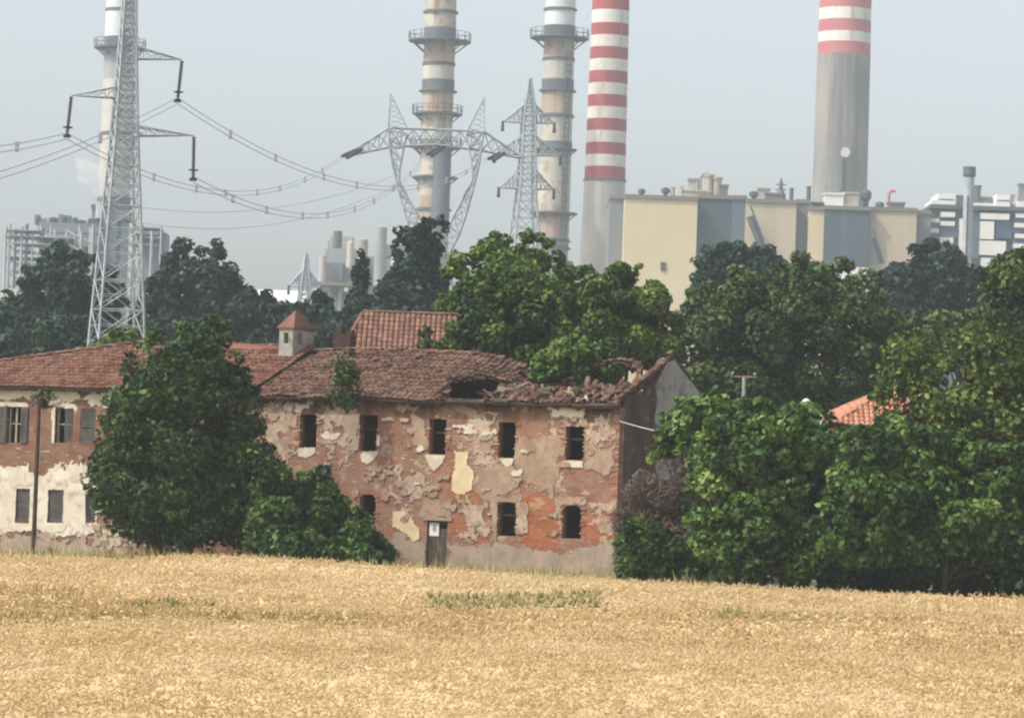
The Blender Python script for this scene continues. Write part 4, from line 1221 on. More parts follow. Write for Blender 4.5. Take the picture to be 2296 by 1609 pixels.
# steel framed block on the right with white panels
DR = 870.0
blk = thing('turbine_block', 'stepped block of white panels and blue window strips at the right edge', 'power plant building', P(2190, 1140, DR), 'power plant halls')
def pan(x0, x1, y0, y1, m, nm, d=DR, dep=.5):
    mb = MB(); s = (y0 - 520) * math.tan(ROLL)
    a = P(x0 - s, (y0 + y1) / 2, d); b = P(x1 - s, (y0 + y1) / 2, d); t = P((x0 + x1) / 2, y0, d); u = P((x0 + x1) / 2, y1, d)
    mb.box(((a.x + b.x) / 2, d + dep / 2, (t.z + u.z) / 2), b.x - a.x, dep, t.z - u.z); return mb.build(nm, MAT[m], blk)
pan(2084, 2420, 470, 1150, 'grey_clad', 'frame_block', DR + 3, 24)
pan(2084, 2420, 463, 472, 'steel_dark', 'floor_band', DR - .5, 26)
for (x0, x1, y0, y1) in [(2086, 2140, 449, 462), (2100, 2140, 434, 446), (2182, 2226, 455, 464), (2230, 2262, 452, 464), (2232, 2262, 436, 448), (2276, 2306, 451, 466), (2086, 2105, 490, 499), (2086, 2105, 512, 522), (2086, 2104, 534, 544),
                         (2108, 2140, 496, 506), (2108, 2138, 532, 545), (2108, 2140, 475, 486), (2197, 2262, 478, 492), (2197, 2228, 496, 536), (2197, 2256, 540, 572), (2202, 2228, 578, 600), (2276, 2306, 478, 488), (2274, 2306, 500, 510), (2276, 2308, 524, 534), (2274, 2306, 546, 556), (2150, 2162, 490, 560)]:
    pan(x0, x1, y0, y1, 'white_clad', 'white_panel', DR - .2 if y0 > 470 else DR + 4, 2.6 if y0 > 470 else 14)
for (x0, x1, y0, y1) in [(2108, 2148, 507, 531), (2232, 2268, 496, 534), (2180, 2194, 478, 580), (2270, 2320, 490, 499), (2270, 2320, 512, 522), (2270, 2320, 536, 545), (2086, 2105, 500, 511), (2086, 2105, 523, 533)]:
    pan(x0, x1, y0, y1, 'win_blue' if x0 > 2200 else 'blue_clad2', 'window', DR + .4, 3)
gear(blk, 'cyl', 2190, 416, 470, 16, DR + 10, 'steel_dark', 'roof_pipe'); gear(blk, 'box', 2152, 442, 470, 16, DR + 10, 'roof_grey', 'roof_box'); gear(blk, 'box', 2205, 446, 470, 30, DR + 12, 'grey_clad', 'roof_box')
gear(blk, 'box', 2294, 416, 455, 22, DR + 10, 'grey_clad', 'roof_box'); gear(blk, 'box', 2266, 440, 462, 14, DR + 10, 'duct', 'roof_box')
vp = thing('vent_chimney', 'slim grey steel chimney standing in front of the white panelled block', 'chimney', P(2168, 1140, 840))
a = P(2174, 374, 840); mb = MB(); r = 11.5 * px2m(840)
mb.lathe(a.x, 840, [(r * 1.1, .3), (r, a.z - 2)], 24); sh_o = mb.build('shaft', MAT['steel'], vp)
mb = MB(); mb.lathe(a.x, 840, [(r, a.z - 2.3), (r * 1.25, a.z - 1.9), (r * 1.25, a.z)], 24); mb.build('rim', MAT['steel_dark'], vp)
mb = MB(); mb.bar((a.x - r * .3, 840 - r - .2, .3), (a.x - r * .3, 840 - r - .2, P(2172, 440, 840).z), .18); mb.build('ladder', MAT['steel_dark'], vp)

# ---- the middle plant: silos, gallery and tanks
DM = 900.0
mid = thing('process_plant', 'pale grey process plant with silos and a gallery behind the dark conifers', 'power plant building', P(790, 1140, DM))
def mpan(x0, x1, y0, y1, m, nm, d=DM, dep=10):
    mb = MB(); bb = P((x0 + x1) / 2, (y0 + y1) / 2, d)
    t = P((x0 + x1) / 2, y0, d).z; u = P((x0 + x1) / 2, y1, d).z; w = (x1 - x0) * px2m(d)
    mb.box((bb.x, d + dep / 2, (t + u) / 2), w, dep, t - u); return mb.build(nm, MAT[m], mid)
def mcyl(x, w, y0, y1, m, nm, d=DM - 2, cone=False):
    mb = MB(); b = P(x, y1, d); t = P(x, y0, d); r = w / 2 * px2m(d)
    pr = [(r, b.z), (r, t.z)] if not cone else [(r, b.z), (r, t.z - r * .4), (r * .3, t.z)]
    mb.lathe(b.x, d, pr, 18); return mb.build(nm, MAT[m], mid)
mpan(716, 768, 588, 655, 'grey_clad', 'wall'); mpan(712, 790, 632, 640, 'roof_grey', 'gallery', DM - 8, 7); mpan(728, 800, 556, 632, 'conc_grey', 'tower_block', DM + 2)
mpan(740, 790, 530, 556, 'duct', 'upper_block', DM + 3); mpan(800, 905, 575, 660, 'conc_grey', 'wall', DM + 8); mpan(860, 915, 548, 580, 'grey_clad', 'upper_block', DM + 8)
mcyl(756, 20, 518, 556, 'conc_dark', 'silo'); mcyl(812, 24, 533, 585, 'duct', 'silo', cone=True); mcyl(850, 27, 510, 640, 'conc_grey', 'silo'); mcyl(784, 16, 540, 600, 'conc_base', 'silo', cone=True)
mcyl(735, 5, 540, 560, 'steel', 'vent_pipe'); mcyl(722, 16, 575, 640, 'conc_base', 'tank'); mcyl(890, 34, 572, 650, 'conc_base', 'tank', cone=True)
for x in (716, 740, 764, 786): 
    mb = MB(); p = P(x, 640, DM - 4); mb.bar((p.x, DM - 4, .3), p, .5); mb.build('column', MAT['steel'], mid)
mpan(700, 930, 655, 700, 'grey_clad', 'base_hall', DM + 12, 14)
# low bright hall
wh = thing('white_hall', 'low bright white hall showing between the dark left wood and the turret chimney', 'hall', P(618, 1140, 700))
mb = MB(); a = P(575, 656, 700); b = P(662, 656, 700); mb.box(((a.x + b.x) / 2, 712, a.z / 2 - .9), b.x - a.x + 3, 24, a.z - 1.8); mb.build('wall', MAT['white_clad'], wh)
mb = MB(); mb.prism([Vector((a.x - 1.8, 699.0, a.z - 1.6)), Vector((a.x - 1.8, 712, a.z + 1.2)), Vector((a.x - 1.8, 725, a.z - 1.6))], (b.x - a.x + 3.6, 0, 0)); mb.build('roof', MAT['white_clad'], wh)

# ---- the scaffold-like boiler block on the left
DL = 900.0
lf = thing('boiler_block', 'hazy grey open steel boiler frame with decks behind the left wood', 'power plant building', P(120, 1140, DL))
rl = random.Random(4)
def lpan(x0, x1, y0, y1, m, nm, d=DL, dep=12):
    mb = MB(); bb = P((x0 + x1) / 2, (y0 + y1) / 2, d)
    t = P((x0 + x1) / 2, y0, d).z; u = P((x0 + x1) / 2, y1, d).z
    mb.box((bb.x, d + dep / 2, (t + u) / 2), (x1 - x0) * px2m(d), dep, t - u); return mb.build(nm, MAT[m], lf)
lpan(104, 215, 524, 1160, 'grey_clad', 'boiler_casing', DL + 6, 14); lpan(85, 235, 500, 522, 'grey_clad', 'upper_casing', DL + 8, 10); lpan(215, 250, 490, 1160, 'blue_clad2', 'casing', DL + 5, 10)
lpan(300, 360, 520, 1160, 'grey_clad', 'casing', DL + 5, 10)
for y in (514, 529, 545, 560, 576, 590, 606, 636, 668):
    a_ = rl.uniform(8, 40); b_ = rl.uniform(70, 236); lpan(a_, b_, y, y + rl.uniform(2, 4), rl.choice(['conc_grey', 'steel', 'conc_dark']), 'deck', DL - 1 + rl.uniform(-2, 2), 12)
for y in (508, 522, 530, 546): lpan(296, rl.uniform(345, 376), y, y + 3, 'conc_grey', 'deck', DL - 1, 12)
for x in (14, 23, 36, 50, 61, 74, 97, 124, 150, 183, 210, 300, 318, 341, 362):
    mb = MB(); p = P(x, rl.uniform(500, 524), DL - 1.5); mb.bar((p.x, DL - 1.5, .3), p, rl.uniform(.18, .36)); mb.build('column', MAT[rl.choice(['steel', 'conc_grey', 'steel_dark'])], lf)
mb = MB()
for (x0, x1) in ((14, 50), (50, 90), (90, 146), (146, 206)):
    for y in (516, 545, 576, 606, 636):
        mb.bar(P(x0, y, DL - 1.3), P(x1, y + 30, DL - 1.3), .25)
mb.build('bracing', MAT['steel'], lf)
for k in range(16):
    x = 75 + k * 9 + rl.uniform(-3, 3); w = rl.uniform(5, 16); h_ = rl.uniform(8, 20)
    lpan(x, x + w, 500 - h_ + (4 if k > 10 else 0), 502, rl.choice(['grey_clad', 'steel_dark', 'conc_grey', 'blue_clad2']), 'roof_box', DL + 9, 5)
for k in range(34):
    x = rl.uniform(66, 205); y = rl.uniform(526, 640); w = rl.uniform(6, 26); h_ = rl.uniform(4, 16)
    lpan(x, x + w, y, y + h_, rl.choice(['grey_clad', 'conc_grey', 'steel', 'blue_clad2', 'conc_dark']), 'equipment_box', DL + 4.2 + rl.random(), 2.5)
for k in range(9):
    x = rl.uniform(70, 210); a_ = P(x, rl.uniform(500, 540), DL + 3.5); mb = MB(); mb.bar((a_.x, DL + 3.5, .3), a_, rl.uniform(.25, .6), n=8); mb.build('pipe', MAT['steel'], lf)
mb = MB(); p = P(228, 452, DL + 8); b = P(226, 490, DL + 8); mb.lathe(p.x, DL + 8, [(1.4, b.z), (1.4, p.z), (1.6, p.z + .4)], 12); mb.build('steam_vent', MAT['steel'], lf)
lpan(206, 290, 470, 492, 'grey_clad', 'top_deck', DL + 8, 10); lpan(205, 246, 464, 470, 'steel_dark', 'top_rail', DL + 7.7, 10)
lpan(-60, 45, 645, 1160, 'conc_base', 'low_hall', DL - 20, 10)

# ================================================================ lattice towers
def lattice(mb, prof, base, panels, r, yaw=0.0):
    """a square lattice body: prof [(z, half width)] about the point base"""
    zs = [p[0] for p in prof]; ws = [p[1] for p in prof]
    def corner(z, k):
        w = float(np.interp(z, zs, ws)); a = yaw + math.pi / 4 + k * math.pi / 2
        return Vector((base[0] + w * math.sqrt(2) * math.cos(a), base[1] + w * math.sqrt(2) * math.sin(a), z))
    zz = panels
    for i in range(len(zz) - 1):
        for k in range(4):
            a0, a1 = corner(zz[i], k), corner(zz[i + 1], k); b0, b1 = corner(zz[i], k + 1), corner(zz[i + 1], k + 1)
            mb.bar(a0, b1, r * .62); mb.bar(b0, a1, r * .62); mb.bar(a1, b1, r * .6)
            m0 = (a0 + b1) / 2
            mb.bar(a0.lerp(a1, .5), m0, r * .42); mb.bar(b0.lerp(b1, .5), m0, r * .42)
    return corner
def panel_levels(z0, z1, prof, f=1.5):
    out = [z0]; zs = [p[0] for p in prof]; ws = [p[1] for p in prof]
    while out[-1] < z1:
        w = float(np.interp(out[-1], zs, ws)); out.append(out[-1] + max(.9, w * f))
    out[-1] = z1
    return out
def truss_arm(name, parent, roots, tip, r, n=4, mat='steel'):
    """crossarm: chords from the four root points to the tip with bracing"""
    mb = MB()
    for p in roots: mb.bar(p, tip, r, r * .8)
    for i in range(1, n + 1):
        f0, f1 = (i - 1) / (n + .6), i / (n + .6)
        for a in range(len(roots)):
            b = (a + 1) % len(roots)
            mb.bar(roots[a].lerp(tip, f0), roots[b].lerp(tip, f1), r * .6); mb.bar(roots[a].lerp(tip, f1), roots[b].lerp(tip, f1), r * .6)
    return mb.build(name, MAT[mat], parent)
def insulator(parent, a, b, rr=.14):
    mb = MB(); L = (b - a).length; n = int(L / .17); d = (b - a) / max(n, 1)
    for i in range(n):
        p = a + d * i
        mb.bar(p, p + d * .55, rr, rr * .9, 6); mb.bar(p + d * .55, p + d, rr * .45, rr * .45, 4)
    f = .78; mb.bar(a + (b - a) * f - Vector((.32, 0, 0)), a + (b - a) * f + Vector((.32, 0, 0)), .06); mb.bar(b - Vector((.25, 0, .02)), b + Vector((.25, 0, -.02)), .1)
    return mb.build('insulator', MAT['insulator'], parent)
# tower 1 (left, near)
DT = 262.0
p7 = P(262, 740, DT); bx = p7.x
zp = lambda y: P(262 + (740 - y) * math.tan(ROLL), y, DT).z
pf = [(y, w / 2 / 1.22 * px2m(DT)) for y, w in ((1110, 175), (740, 125), (450, 84), (302, 62), (100, 40), (-60, 26), (-240, 8))]
pf = sorted([(zp(y) if y < 1100 else .3, w) for y, w in pf])
t1 = thing('transmission_tower', 'tapering lattice tower on the left carrying hanging insulators on its arms', 'transmission tower', (bx, DT, .3), 'lattice transmission towers')
YAW = .32
mb = MB(); lv = panel_levels(pf[0][0], pf[-1][0], pf, 1.35)
cor = lattice(mb, pf, (bx, DT), lv, .066, YAW); prop(mb.build('bracing', MAT['steel'], t1), kind='stuff')
for k in range(4):
    mb = MB(); mb.tube([cor(z, k) for z in lv], [.09] * len(lv), 4); mb.build('leg', MAT['steel'], t1)
ins_pts = []
def arm1(side, yroot0, yroot1, tip, ins_end):
    tp_ = P(tip[0], tip[1], DT)
    ks = (0, 3) if side > 0 else (1, 2)
    cs = [cor(zp(yroot1), k) for k in ks] ; tops = [cor(zp(yroot0), k) for k in ks]
    truss_arm('crossarm', t1, [cs[0], cs[1], tops[1], tops[0]], tp_, .05)
    e_ = P(ins_end[0], ins_end[1], DT); insulator(t1, tp_ - ZV * .1, e_); ins_pts.append(e_)
arm1(1, 104, 131, (408, 134), (398, 226))
arm1(-1, 196, 221, (160, 214), (150, 305))
arm1(1, 282, 303, (435, 304), (433, 402))
arm1(-1, 8, 30, (170, 24), (164, 110)) if False else None
# tower 2 (Y shaped)
DY = 500.0
Pq = lambda x, y, dy=0.0: P(x, y, DY) + Vector((0, dy, 0))
wc = P(980, 565, DY)
t2 = thing('transmission_tower', 'Y shaped lattice tower with two peaks in front of the cream chimney', 'transmission tower', (wc.x, DY, .3), 'lattice transmission towers')
pf2 = [(.3, 4.2), (wc.z, 1.7)]
mb = MB(); lv = panel_levels(.3, wc.z, pf2, 1.4); c2 = lattice(mb, pf2, (wc.x, DY), lv, .09); prop(mb.build('bracing', MAT['steel'], t2), kind='stuff')
for k in range(4):
    mb = MB(); mb.bar(c2(.3, k), c2(wc.z, k), .2); mb.build('leg', MAT['steel'], t2)
def truss2(name, outer, inner, dep0, dep1, r, mat='steel'):
    mb = MB(); n = len(outer)
    for s in (-1, 1):
        O = [Pq(x, y, s * (dep0 + (dep1 - dep0) * i / (n - 1))) for i, (x, y) in enumerate(outer)]
        I = [Pq(x, y, s * (dep0 + (dep1 - dep0) * i / (n - 1))) for i, (x, y) in enumerate(inner)]
        mb.tube(O, [r] * n, 4); mb.tube(I, [r] * n, 4)
        for i in range(n - 1):
            mb.bar(O[i], I[i + 1], r * .6); mb.bar(I[i], O[i + 1], r * .6); mb.bar(O[i + 1], I[i + 1], r * .6)
        if s < 0: O0, I0 = O, I
    for i in range(n):
        mb.bar(O0[i], O[i], r * .6); mb.bar(I0[i], I[i], r * .6)
        if i: mb.bar(O0[i - 1], O[i], r * .5); mb.bar(I0[i - 1], I[i], r * .5)
    return mb.build(name, MAT[mat], t2)
rs = lambda poly, n: [tuple(np.array([np.interp(np.linspace(0, 1, n), np.linspace(0, 1, len(poly)), [p[k] for p in poly]) for k in (0, 1)]).T[i]) for i in range(n)]
truss2('left_fork', rs([(956, 570), (925, 530), (908, 480), (892, 420), (880, 370), (873, 330), (873, 292)], 12), rs([(985, 570), (952, 505), (930, 470), (908, 430), (893, 400), (900, 355), (912, 300)], 12), 1.7, .9, .10)
truss2('right_fork', rs([(1006, 570), (1028, 530), (1046, 480), (1062, 420), (1074, 370), (1080, 335), (1084, 296)], 12), rs([(977, 570), (1004, 510), (1026, 470), (1048, 425), (1062, 400), (1056, 355), (1046, 300)], 12), 1.7, .9, .10)
truss2('crossbeam', rs([(778, 347), (873, 287), (980, 291), (1085, 295), (1170, 352)], 17), rs([(778, 350), (873, 330), (980, 325), (1080, 338), (1170, 355)], 17), .7, .7, .095)
for (x0, x1, xt, yt, yb_) in ((870, 915, 876, 210, 290), (1046, 1086, 1086, 218, 297)):
    mb = MB()
    r4 = [Pq(x0, yb_, -.8), Pq(x1, yb_, -.8), Pq(x1, yb_, .8), Pq(x0, yb_, .8)]; tip = Pq(xt, yt)
    for p in r4: mb.bar(p, tip, .075)
    for i in range(1, 7):
        f0, f1 = (i - 1) / 7, i / 7
        for a in range(4):
            b = (a + 1) % 4; mb.bar(r4[a].lerp(tip, f0), r4[b].lerp(tip, f1), .045)
    mb.build('earth_peak', MAT['steel'], t2)
ten = []
for (xa, ya, xb, yb_) in ((800, 336, 768, 350), (1120, 345, 1096, 356), (985, 330, 958, 346)):
    a = P(xa, ya, DY - .5); b = P(xb, yb_, DY - 6)
    insulator(t2, a, b, .26); insulator(t2, a + Vector((.6, 0, .1)), b + Vector((.6, 0, -.2)), .26); ten.append(b)
# tower 3 and the small one
def plain_tower(label, xb, yref, top_y, half_px, arms, d, r):
    b = P(xb, yref, d); ztop = P(xb + (yref - top_y) * math.tan(ROLL), top_y, d).z
    zq = lambda y: P(xb + (yref - y) * math.tan(ROLL), y, d).z
    t = thing('transmission_tower', label, 'transmission tower', (b.x, d, .3), 'lattice transmission towers')
    pr = sorted([(zq(y) if y < 1100 else .3, w * px2m(d)) for y, w in half_px] + [(ztop, .12)])
    mb = MB(); lv = panel_levels(pr[0][0], ztop, pr, 1.6); c = lattice(mb, pr, (b.x, d), lv, r, .25); prop(mb.build('bracing', MAT['steel'], t), kind='stuff')
    for k in range(4):
        mb = MB(); mb.tube([c(z, k) for z in lv], [r * 1.5] * len(lv), 4); mb.build('leg', MAT['steel'], t)
    for (y, reach) in arms:
        for s in (-1, 1):
            z = zq(y); tip = Vector((b.x + s * reach * px2m(d), d, z - .6)); ks = (0, 3) if s > 0 else (1, 2)
            truss_arm('crossarm', t, [c(z - .6, ks[0]), c(z - .6, ks[1]), c(z + 2.2, ks[1]), c(z + 2.2, ks[0])], tip, r * 1.1)
            insulator(t, tip, tip + Vector((0, -1.2, -1.4)), .24)
    return t, b
plain_tower('slender lattice tower with three pairs of arms left of the rust streaked chimney', 1178, 480, 176, [(1130, 62), (520, 27), (415, 17), (265, 13), (240, 11)], [(266, 58), (338, 74), (414, 62)], 570, .095)
plain_tower('smallest lattice tower far off above the turret chimney', 684, 640, 568, [(1130, 40), (690, 14), (634, 9)], [(634, 36)], 640, .12)

# ================================================================ power cables
def cable(a, b, s, label, pair=.4, r=.03, spacers=5, n=40, ext=None):
    mb = MB()
    off = Vector((0, 0, pair / 2))
    pts = [a.lerp(b, i / n) - ZV * (s * 4 * (i / n) * (1 - i / n)) for i in range(n + 1)]
    for sg in ((-1, 1) if pair else (0,)):
        mb.tube([p + off * sg for p in pts], [r] * (n + 1), 4)
    for k in range(1, spacers + 1):
        i = int(n * k / (spacers + 1)); mb.box(pts[i], .22, .3, pair + .25)
    o = mb.build('power_cable', MAT['cable'], None, a); prop(o, label, 'power cable', 'power cables of the lattice towers')
    return o
cable(ins_pts[0], ten[1], 4.8, 'upper cable sagging from the top right arm to the far end of the crossbeam', spacers=8)
cable(ins_pts[1], ten[0], 4.3, 'cable passing behind the left tower and rising to the left crossbeam tip', spacers=8)
cable(ins_pts[2], ten[2], 4.8, 'lowest cable sagging from the lower right arm towards the crossbeam middle', spacers=8)
cable(ins_pts[1], P(-260, 338, 215), .5, 'cable leaving the frame on the left from the lower left insulator', spacers=2, n=16)
cable(ins_pts[0], P(-300, 468, 200), .8, 'cable crossing the left tower from the upper right insulator to the frame edge', spacers=2, n=20)
for k, (y0, y1, s) in enumerate(((465, 395, 3.0), (500, 420, 3.5))):
    cable(P(320, y0, 640), P(880, y1, 720), s, 'faint thin cable %s in the haze between the two left towers' % ('running higher' if k == 0 else 'running lower'), pair=0, r=.05, spacers=2)

# ================================================================ steam and haze
def volmat(name, dens, col, aniso=0.0, noise=False, ctr=None, rad=None):
    m = bpy.data.materials.new(name); m.use_nodes = True; nt = m.node_tree; nt.nodes.clear()
    out = nt.nodes.new('ShaderNodeOutputMaterial'); v = nt.nodes.new('ShaderNodeVolumePrincipled')
    v.inputs['Color'].default_value = col; v.inputs['Density'].default_value = dens; v.inputs['Anisotropy'].default_value = aniso
    nt.links.new(v.outputs[0], out.inputs['Volume'])
    return m
HAZE = 0.00024
mb = MB(); mb.box((0, 720, 88), 3040, 1580, 178)
o = mb.build('haze', volmat('haze_air', HAZE, (.78, .91, 1.0, 1), .0), None, (0, 720, 88))
prop(o, 'thin summer haze over the plain', 'haze', kind='stuff')
# steam puff at the vent of the left boiler frame
sp_ = P(226, 446, DL + 8)
bm_v = []
mb = MB()
nL = 14
for i in range(nL):
    pass
rings = 12; seg = 14
prof = []
for k in range(rings + 1):
    f = k / rings; prof.append((.35 + 3.6 * math.sin(min(1, f * 1.05) * math.pi * .92) ** .8 + .4 * math.sin(f * 17), f * 9.5, -f * f * 5.2))
vs = []
for r, z, dx in prof:
    for i in range(seg):
        t = 2 * math.pi * i / seg; rr = max(.1, r * (1 + .22 * math.sin(3 * t + z)))
        vs.append((sp_.x + dx + rr * math.cos(t), sp_.y + rr * math.sin(t), sp_.z + z))
fs = [(k * seg + i, k * seg + (i + 1) % seg, (k + 1) * seg + (i + 1) % seg, (k + 1) * seg + i) for k in range(rings) for i in range(seg)]
fs += [tuple(range(seg))[::-1], tuple(range(rings * seg, (rings + 1) * seg))]
mb.add(vs, fs)
o = mb.build('steam', volmat('steam_cloud', .13, (1, 1, 1, 1)), None, sp_)
prop(o, 'white puff of steam rising from the left boiler frame', 'steam', kind='stuff')
# ================================================================ plants
def unit(a): return a / (np.linalg.norm(a, axis=-1, keepdims=True) + 1e-9)
def crown_mesh(name, parent, poly, d, leaf, count, mat, thick=1.0, cl=(.45, 1.1), seed=0, slim=.62, loc=None, tint_bias=0.0, nclump=None, droop=.0, ymax=None, sprig=True):
    """leaves gathered in clumps that fill the body of the crown; poly = its outline in the picture at distance d"""
    r = np.random.default_rng(seed + 100)
    pts3 = [P(x, y, d) for x, y in poly]
    pw = [(p.x, p.z) for p in pts3]
    xs = [p[0] for p in pw]; zs = [p[1] for p in pw]
    w = max(xs) - min(xs); h = max(zs) - min(zs)
    tot = 0; C = []
    area = abs(sum(pw[i][0] * pw[(i + 1) % len(pw)][1] - pw[(i + 1) % len(pw)][0] * pw[i][1] for i in range(len(pw)))) / 2
    rm = (cl[0] + cl[1]) / 2
    nclump = nclump or int(max(30, 1.55 * area / (rm * rm)))
    cx = np.empty(0)
    while len(cx) < nclump:
        px = r.uniform(min(xs), max(xs), 4000); pz = r.uniform(min(zs), max(zs), 4000)
        ins, dist = inpoly(px, pz, pw)
        rr = r.uniform(cl[0], cl[1], 4000)
        ok = ins & (dist > rr * r.uniform(.55, .95, 4000))
        if cx.size == 0:
            cx, cz, cr, cd = px[ok], pz[ok], rr[ok], dist[ok]
        else:
            cx = np.concatenate([cx, px[ok]]); cz = np.concatenate([cz, pz[ok]]); cr = np.concatenate([cr, rr[ok]]); cd = np.concatenate([cd, dist[ok]])
        tot += 1
        if tot > 60: break
    cx, cz, cr, cd = cx[:nclump], cz[:nclump], cr[:nclump], cd[:nclump]
    # sprigs that break the outline
    per = [math.hypot(pw[i][0] - pw[i - 1][0], pw[i][1] - pw[i - 1][1]) for i in range(len(pw))]
    ns = int(sum(per) / (rm * .42)) if sprig else 0
    if ns:
        e_i = r.choice(len(pw), ns, p=np.array(per) / sum(per)); tt = r.uniform(0, 1, ns)
        a_ = np.array(pw)[e_i]; b_ = np.array(pw)[e_i - 1]; mid_ = a_ + (b_ - a_) * tt[:, None]
        ctr = np.array([np.mean(xs), np.mean(zs)])
        out_ = mid_ - ctr; out_ /= np.linalg.norm(out_, axis=1, keepdims=True)
        sp = mid_ + out_ * r.uniform(-.75, .25, ns)[:, None] * rm
        okz = sp[:, 1] > min(zs) + .12 * h
        sp = sp[okz]; ns = len(sp)
        cx = np.concatenate([cx, sp[:, 0]]); cz = np.concatenate([cz, sp[:, 1]]); cr = np.concatenate([cr, r.uniform(.25, .6, ns) * rm]); cd = np.concatenate([cd, np.full(ns, rm * .5)])
    half = thick * np.minimum(np.sqrt(cd * min(w, h) * .5) + .2, min(w, h) * .6)
    cy = d + r.uniform(-1, 1, len(cx)) * half
    # leaves
    wgt = cr ** 1.8; wgt = wgt / wgt.sum()
    ci = r.choice(len(cx), count, p=wgt)
    dirs = unit(r.normal(size=(count, 3)))
    rad = cr[ci] * r.uniform(.45, 1.08, count) ** .45
    pos_ = np.stack([cx[ci], cy[ci], cz[ci]], 1) + dirs * rad[:, None] * np.array([1.05, 1.05, .82])
    nrm = unit(dirs * .55 + r.normal(size=(count, 3)) * .55 + np.array([0, -.05, .45]))
    tg = unit(np.cross(nrm, r.normal(size=(count, 3))) + np.array([0, 0, -droop]))
    bt = np.cross(nrm, tg)
    L = leaf * r.uniform(.45, 1.45, count)[:, None]; Wd = L * slim
    fold = nrm * L * .12
    a = pos_ - tg * L * .5; b = pos_ + bt * Wd * .5 + fold; c = pos_ + tg * L * .5; e = pos_ - bt * Wd * .5 + fold
    V = np.stack([a, b, c, e], 1).reshape(-1, 3)
    q = np.arange(count * 4).reshape(-1, 4)
    # colour of the leaf itself: each clump has its own age, each leaf a little spread
    ct = r.normal(.42 + tint_bias, .16, len(cx))
    tint = np.clip(ct[ci] + r.normal(0, .17, count), 0, 1)
    o = np_mesh(name, V, q, tint, MAT[mat], parent, loc or (0, 0, 0))
    o['kind'] = 'stuff'
    return o, np.stack([cx, cy, cz], 1), cr

def plant(name, label, cat, poly, d, leaf, count, mat, group=None, trunk=True, seed=0, part='crown', tr=.22, base_y=None, **kw):
    xm = float(np.mean([p[0] for p in poly])); ym = max(p[1] for p in poly)
    b = P(xm, ym, d); gz = ground_z(b.x, d) - .05 if base_y is None else P(xm, base_y, d).z
    t = thing(name, label, cat, (b.x, d, gz), group)
    o, C, R = crown_mesh(part, t, poly, d, leaf, count, mat, seed=seed, **kw)
    # trunk with limbs into the crown
    mb = MB(); rr = random.Random(seed)
    top = Vector((b.x + rr.uniform(-.3, .3), d, float(np.percentile(C[:, 2], 60))))
    base = Vector((b.x, d, gz))
    mids = [base.lerp(top, f) + Vector((rr.uniform(-.15, .15), rr.uniform(-.15, .15), 0)) * (1 if 0 < f < 1 else 0) for f in (0, .25, .5, .75, 1)]
    mb.tube(mids, [tr, tr * .8, tr * .65, tr * .5, tr * .3], 7)
    idx = np.random.default_rng(seed).choice(len(C), min(len(C), 14), replace=False)
    for k in idx:
        e_ = Vector(C[k]); f = rr.uniform(.25, .8)
        st = base.lerp(top, f)
        if e_.z < st.z - 1: st = base.lerp(top, .15)
        m_ = st.lerp(e_, .5) + Vector((0, 0, .15))
        mb.tube([st, m_, e_], [tr * .38, tr * .25, tr * .1], 5)
    mb.build('trunk' if trunk else 'stem', MAT['bark'], t)
    return t

# ---- near: at the front of the house
plant('evergreen_tree', 'large dark evergreen with a broad skirt hiding the middle of the farmhouse', 'tree',
      [(318, 1238), (238, 1190), (206, 1120), (204, 1060), (214, 990), (240, 905), (278, 840), (298, 800), (312, 760), (335, 735), (360, 752), (385, 765), (402, 738), (430, 728), (452, 708), (482, 700), (500, 730), (515, 770), (540, 805), (556, 850), (574, 910), (586, 965), (605, 1010), (628, 1060), (648, 1115), (648, 1245)],
      145.5, .21, 44000, 'leaf_deep', seed=1, thick=.85, cl=(.3, .75), tr=.3, tint_bias=.03, nclump=420)
GB = 'bushes along the foot of the farmhouse'
plant('bush', 'leafy bush against the right side of the dark evergreen', 'bush', [(560, 1255), (556, 1160), (575, 1085), (605, 1030), (640, 1055), (668, 1100), (672, 1252)], 143.0, .20, 11000, 'leaf_shrub', GB, False, 2, 'foliage', thick=.7, cl=(.25, .6), tr=.08, tint_bias=-.12)
plant('bush', 'taller round bush left of the lower window of the ruin', 'bush', [(645, 1258), (640, 1130), (660, 1080), (690, 1060), (722, 1046), (752, 1075), (770, 1120), (790, 1160), (800, 1256)], 144.0, .20, 14000, 'leaf_shrub', GB, False, 3, 'foliage', thick=.7, cl=(.25, .6), tr=.08, tint_bias=-.08)
plant('bush', 'low sloping bush running down towards the farmhouse door', 'bush', [(770, 1262), (776, 1170), (800, 1140), (822, 1160), (842, 1196), (866, 1220), (884, 1240), (900, 1270)], 143.0, .22, 6500, 'leaf_shrub', GB, False, 4, 'foliage', thick=.7, cl=(.2, .5), tr=.06, tint_bias=-.06)
plant('bush', 'low front bush growing at the wheat edge below the tall round bush', 'bush', [(575, 1262), (600, 1200), (660, 1190), (720, 1205), (800, 1215), (850, 1240), (870, 1272)], 141.8, .22, 7000, 'leaf_shrub', GB, False, 5, 'foliage', thick=.5, cl=(.2, .45), tr=.05, tint_bias=-.15)
plant('creeper', 'small grey green tree sprouting from the eaves of the ruin', 'creeper', [(742, 905), (738, 860), (752, 815), (772, 785), (792, 790), (806, 830), (812, 880), (800, 915), (770, 925)], 148.6, .17, 1500, 'leaf_grey', None, False, 6, 'foliage', base_y=905, thick=.45, cl=(.16, .34), tr=.03)
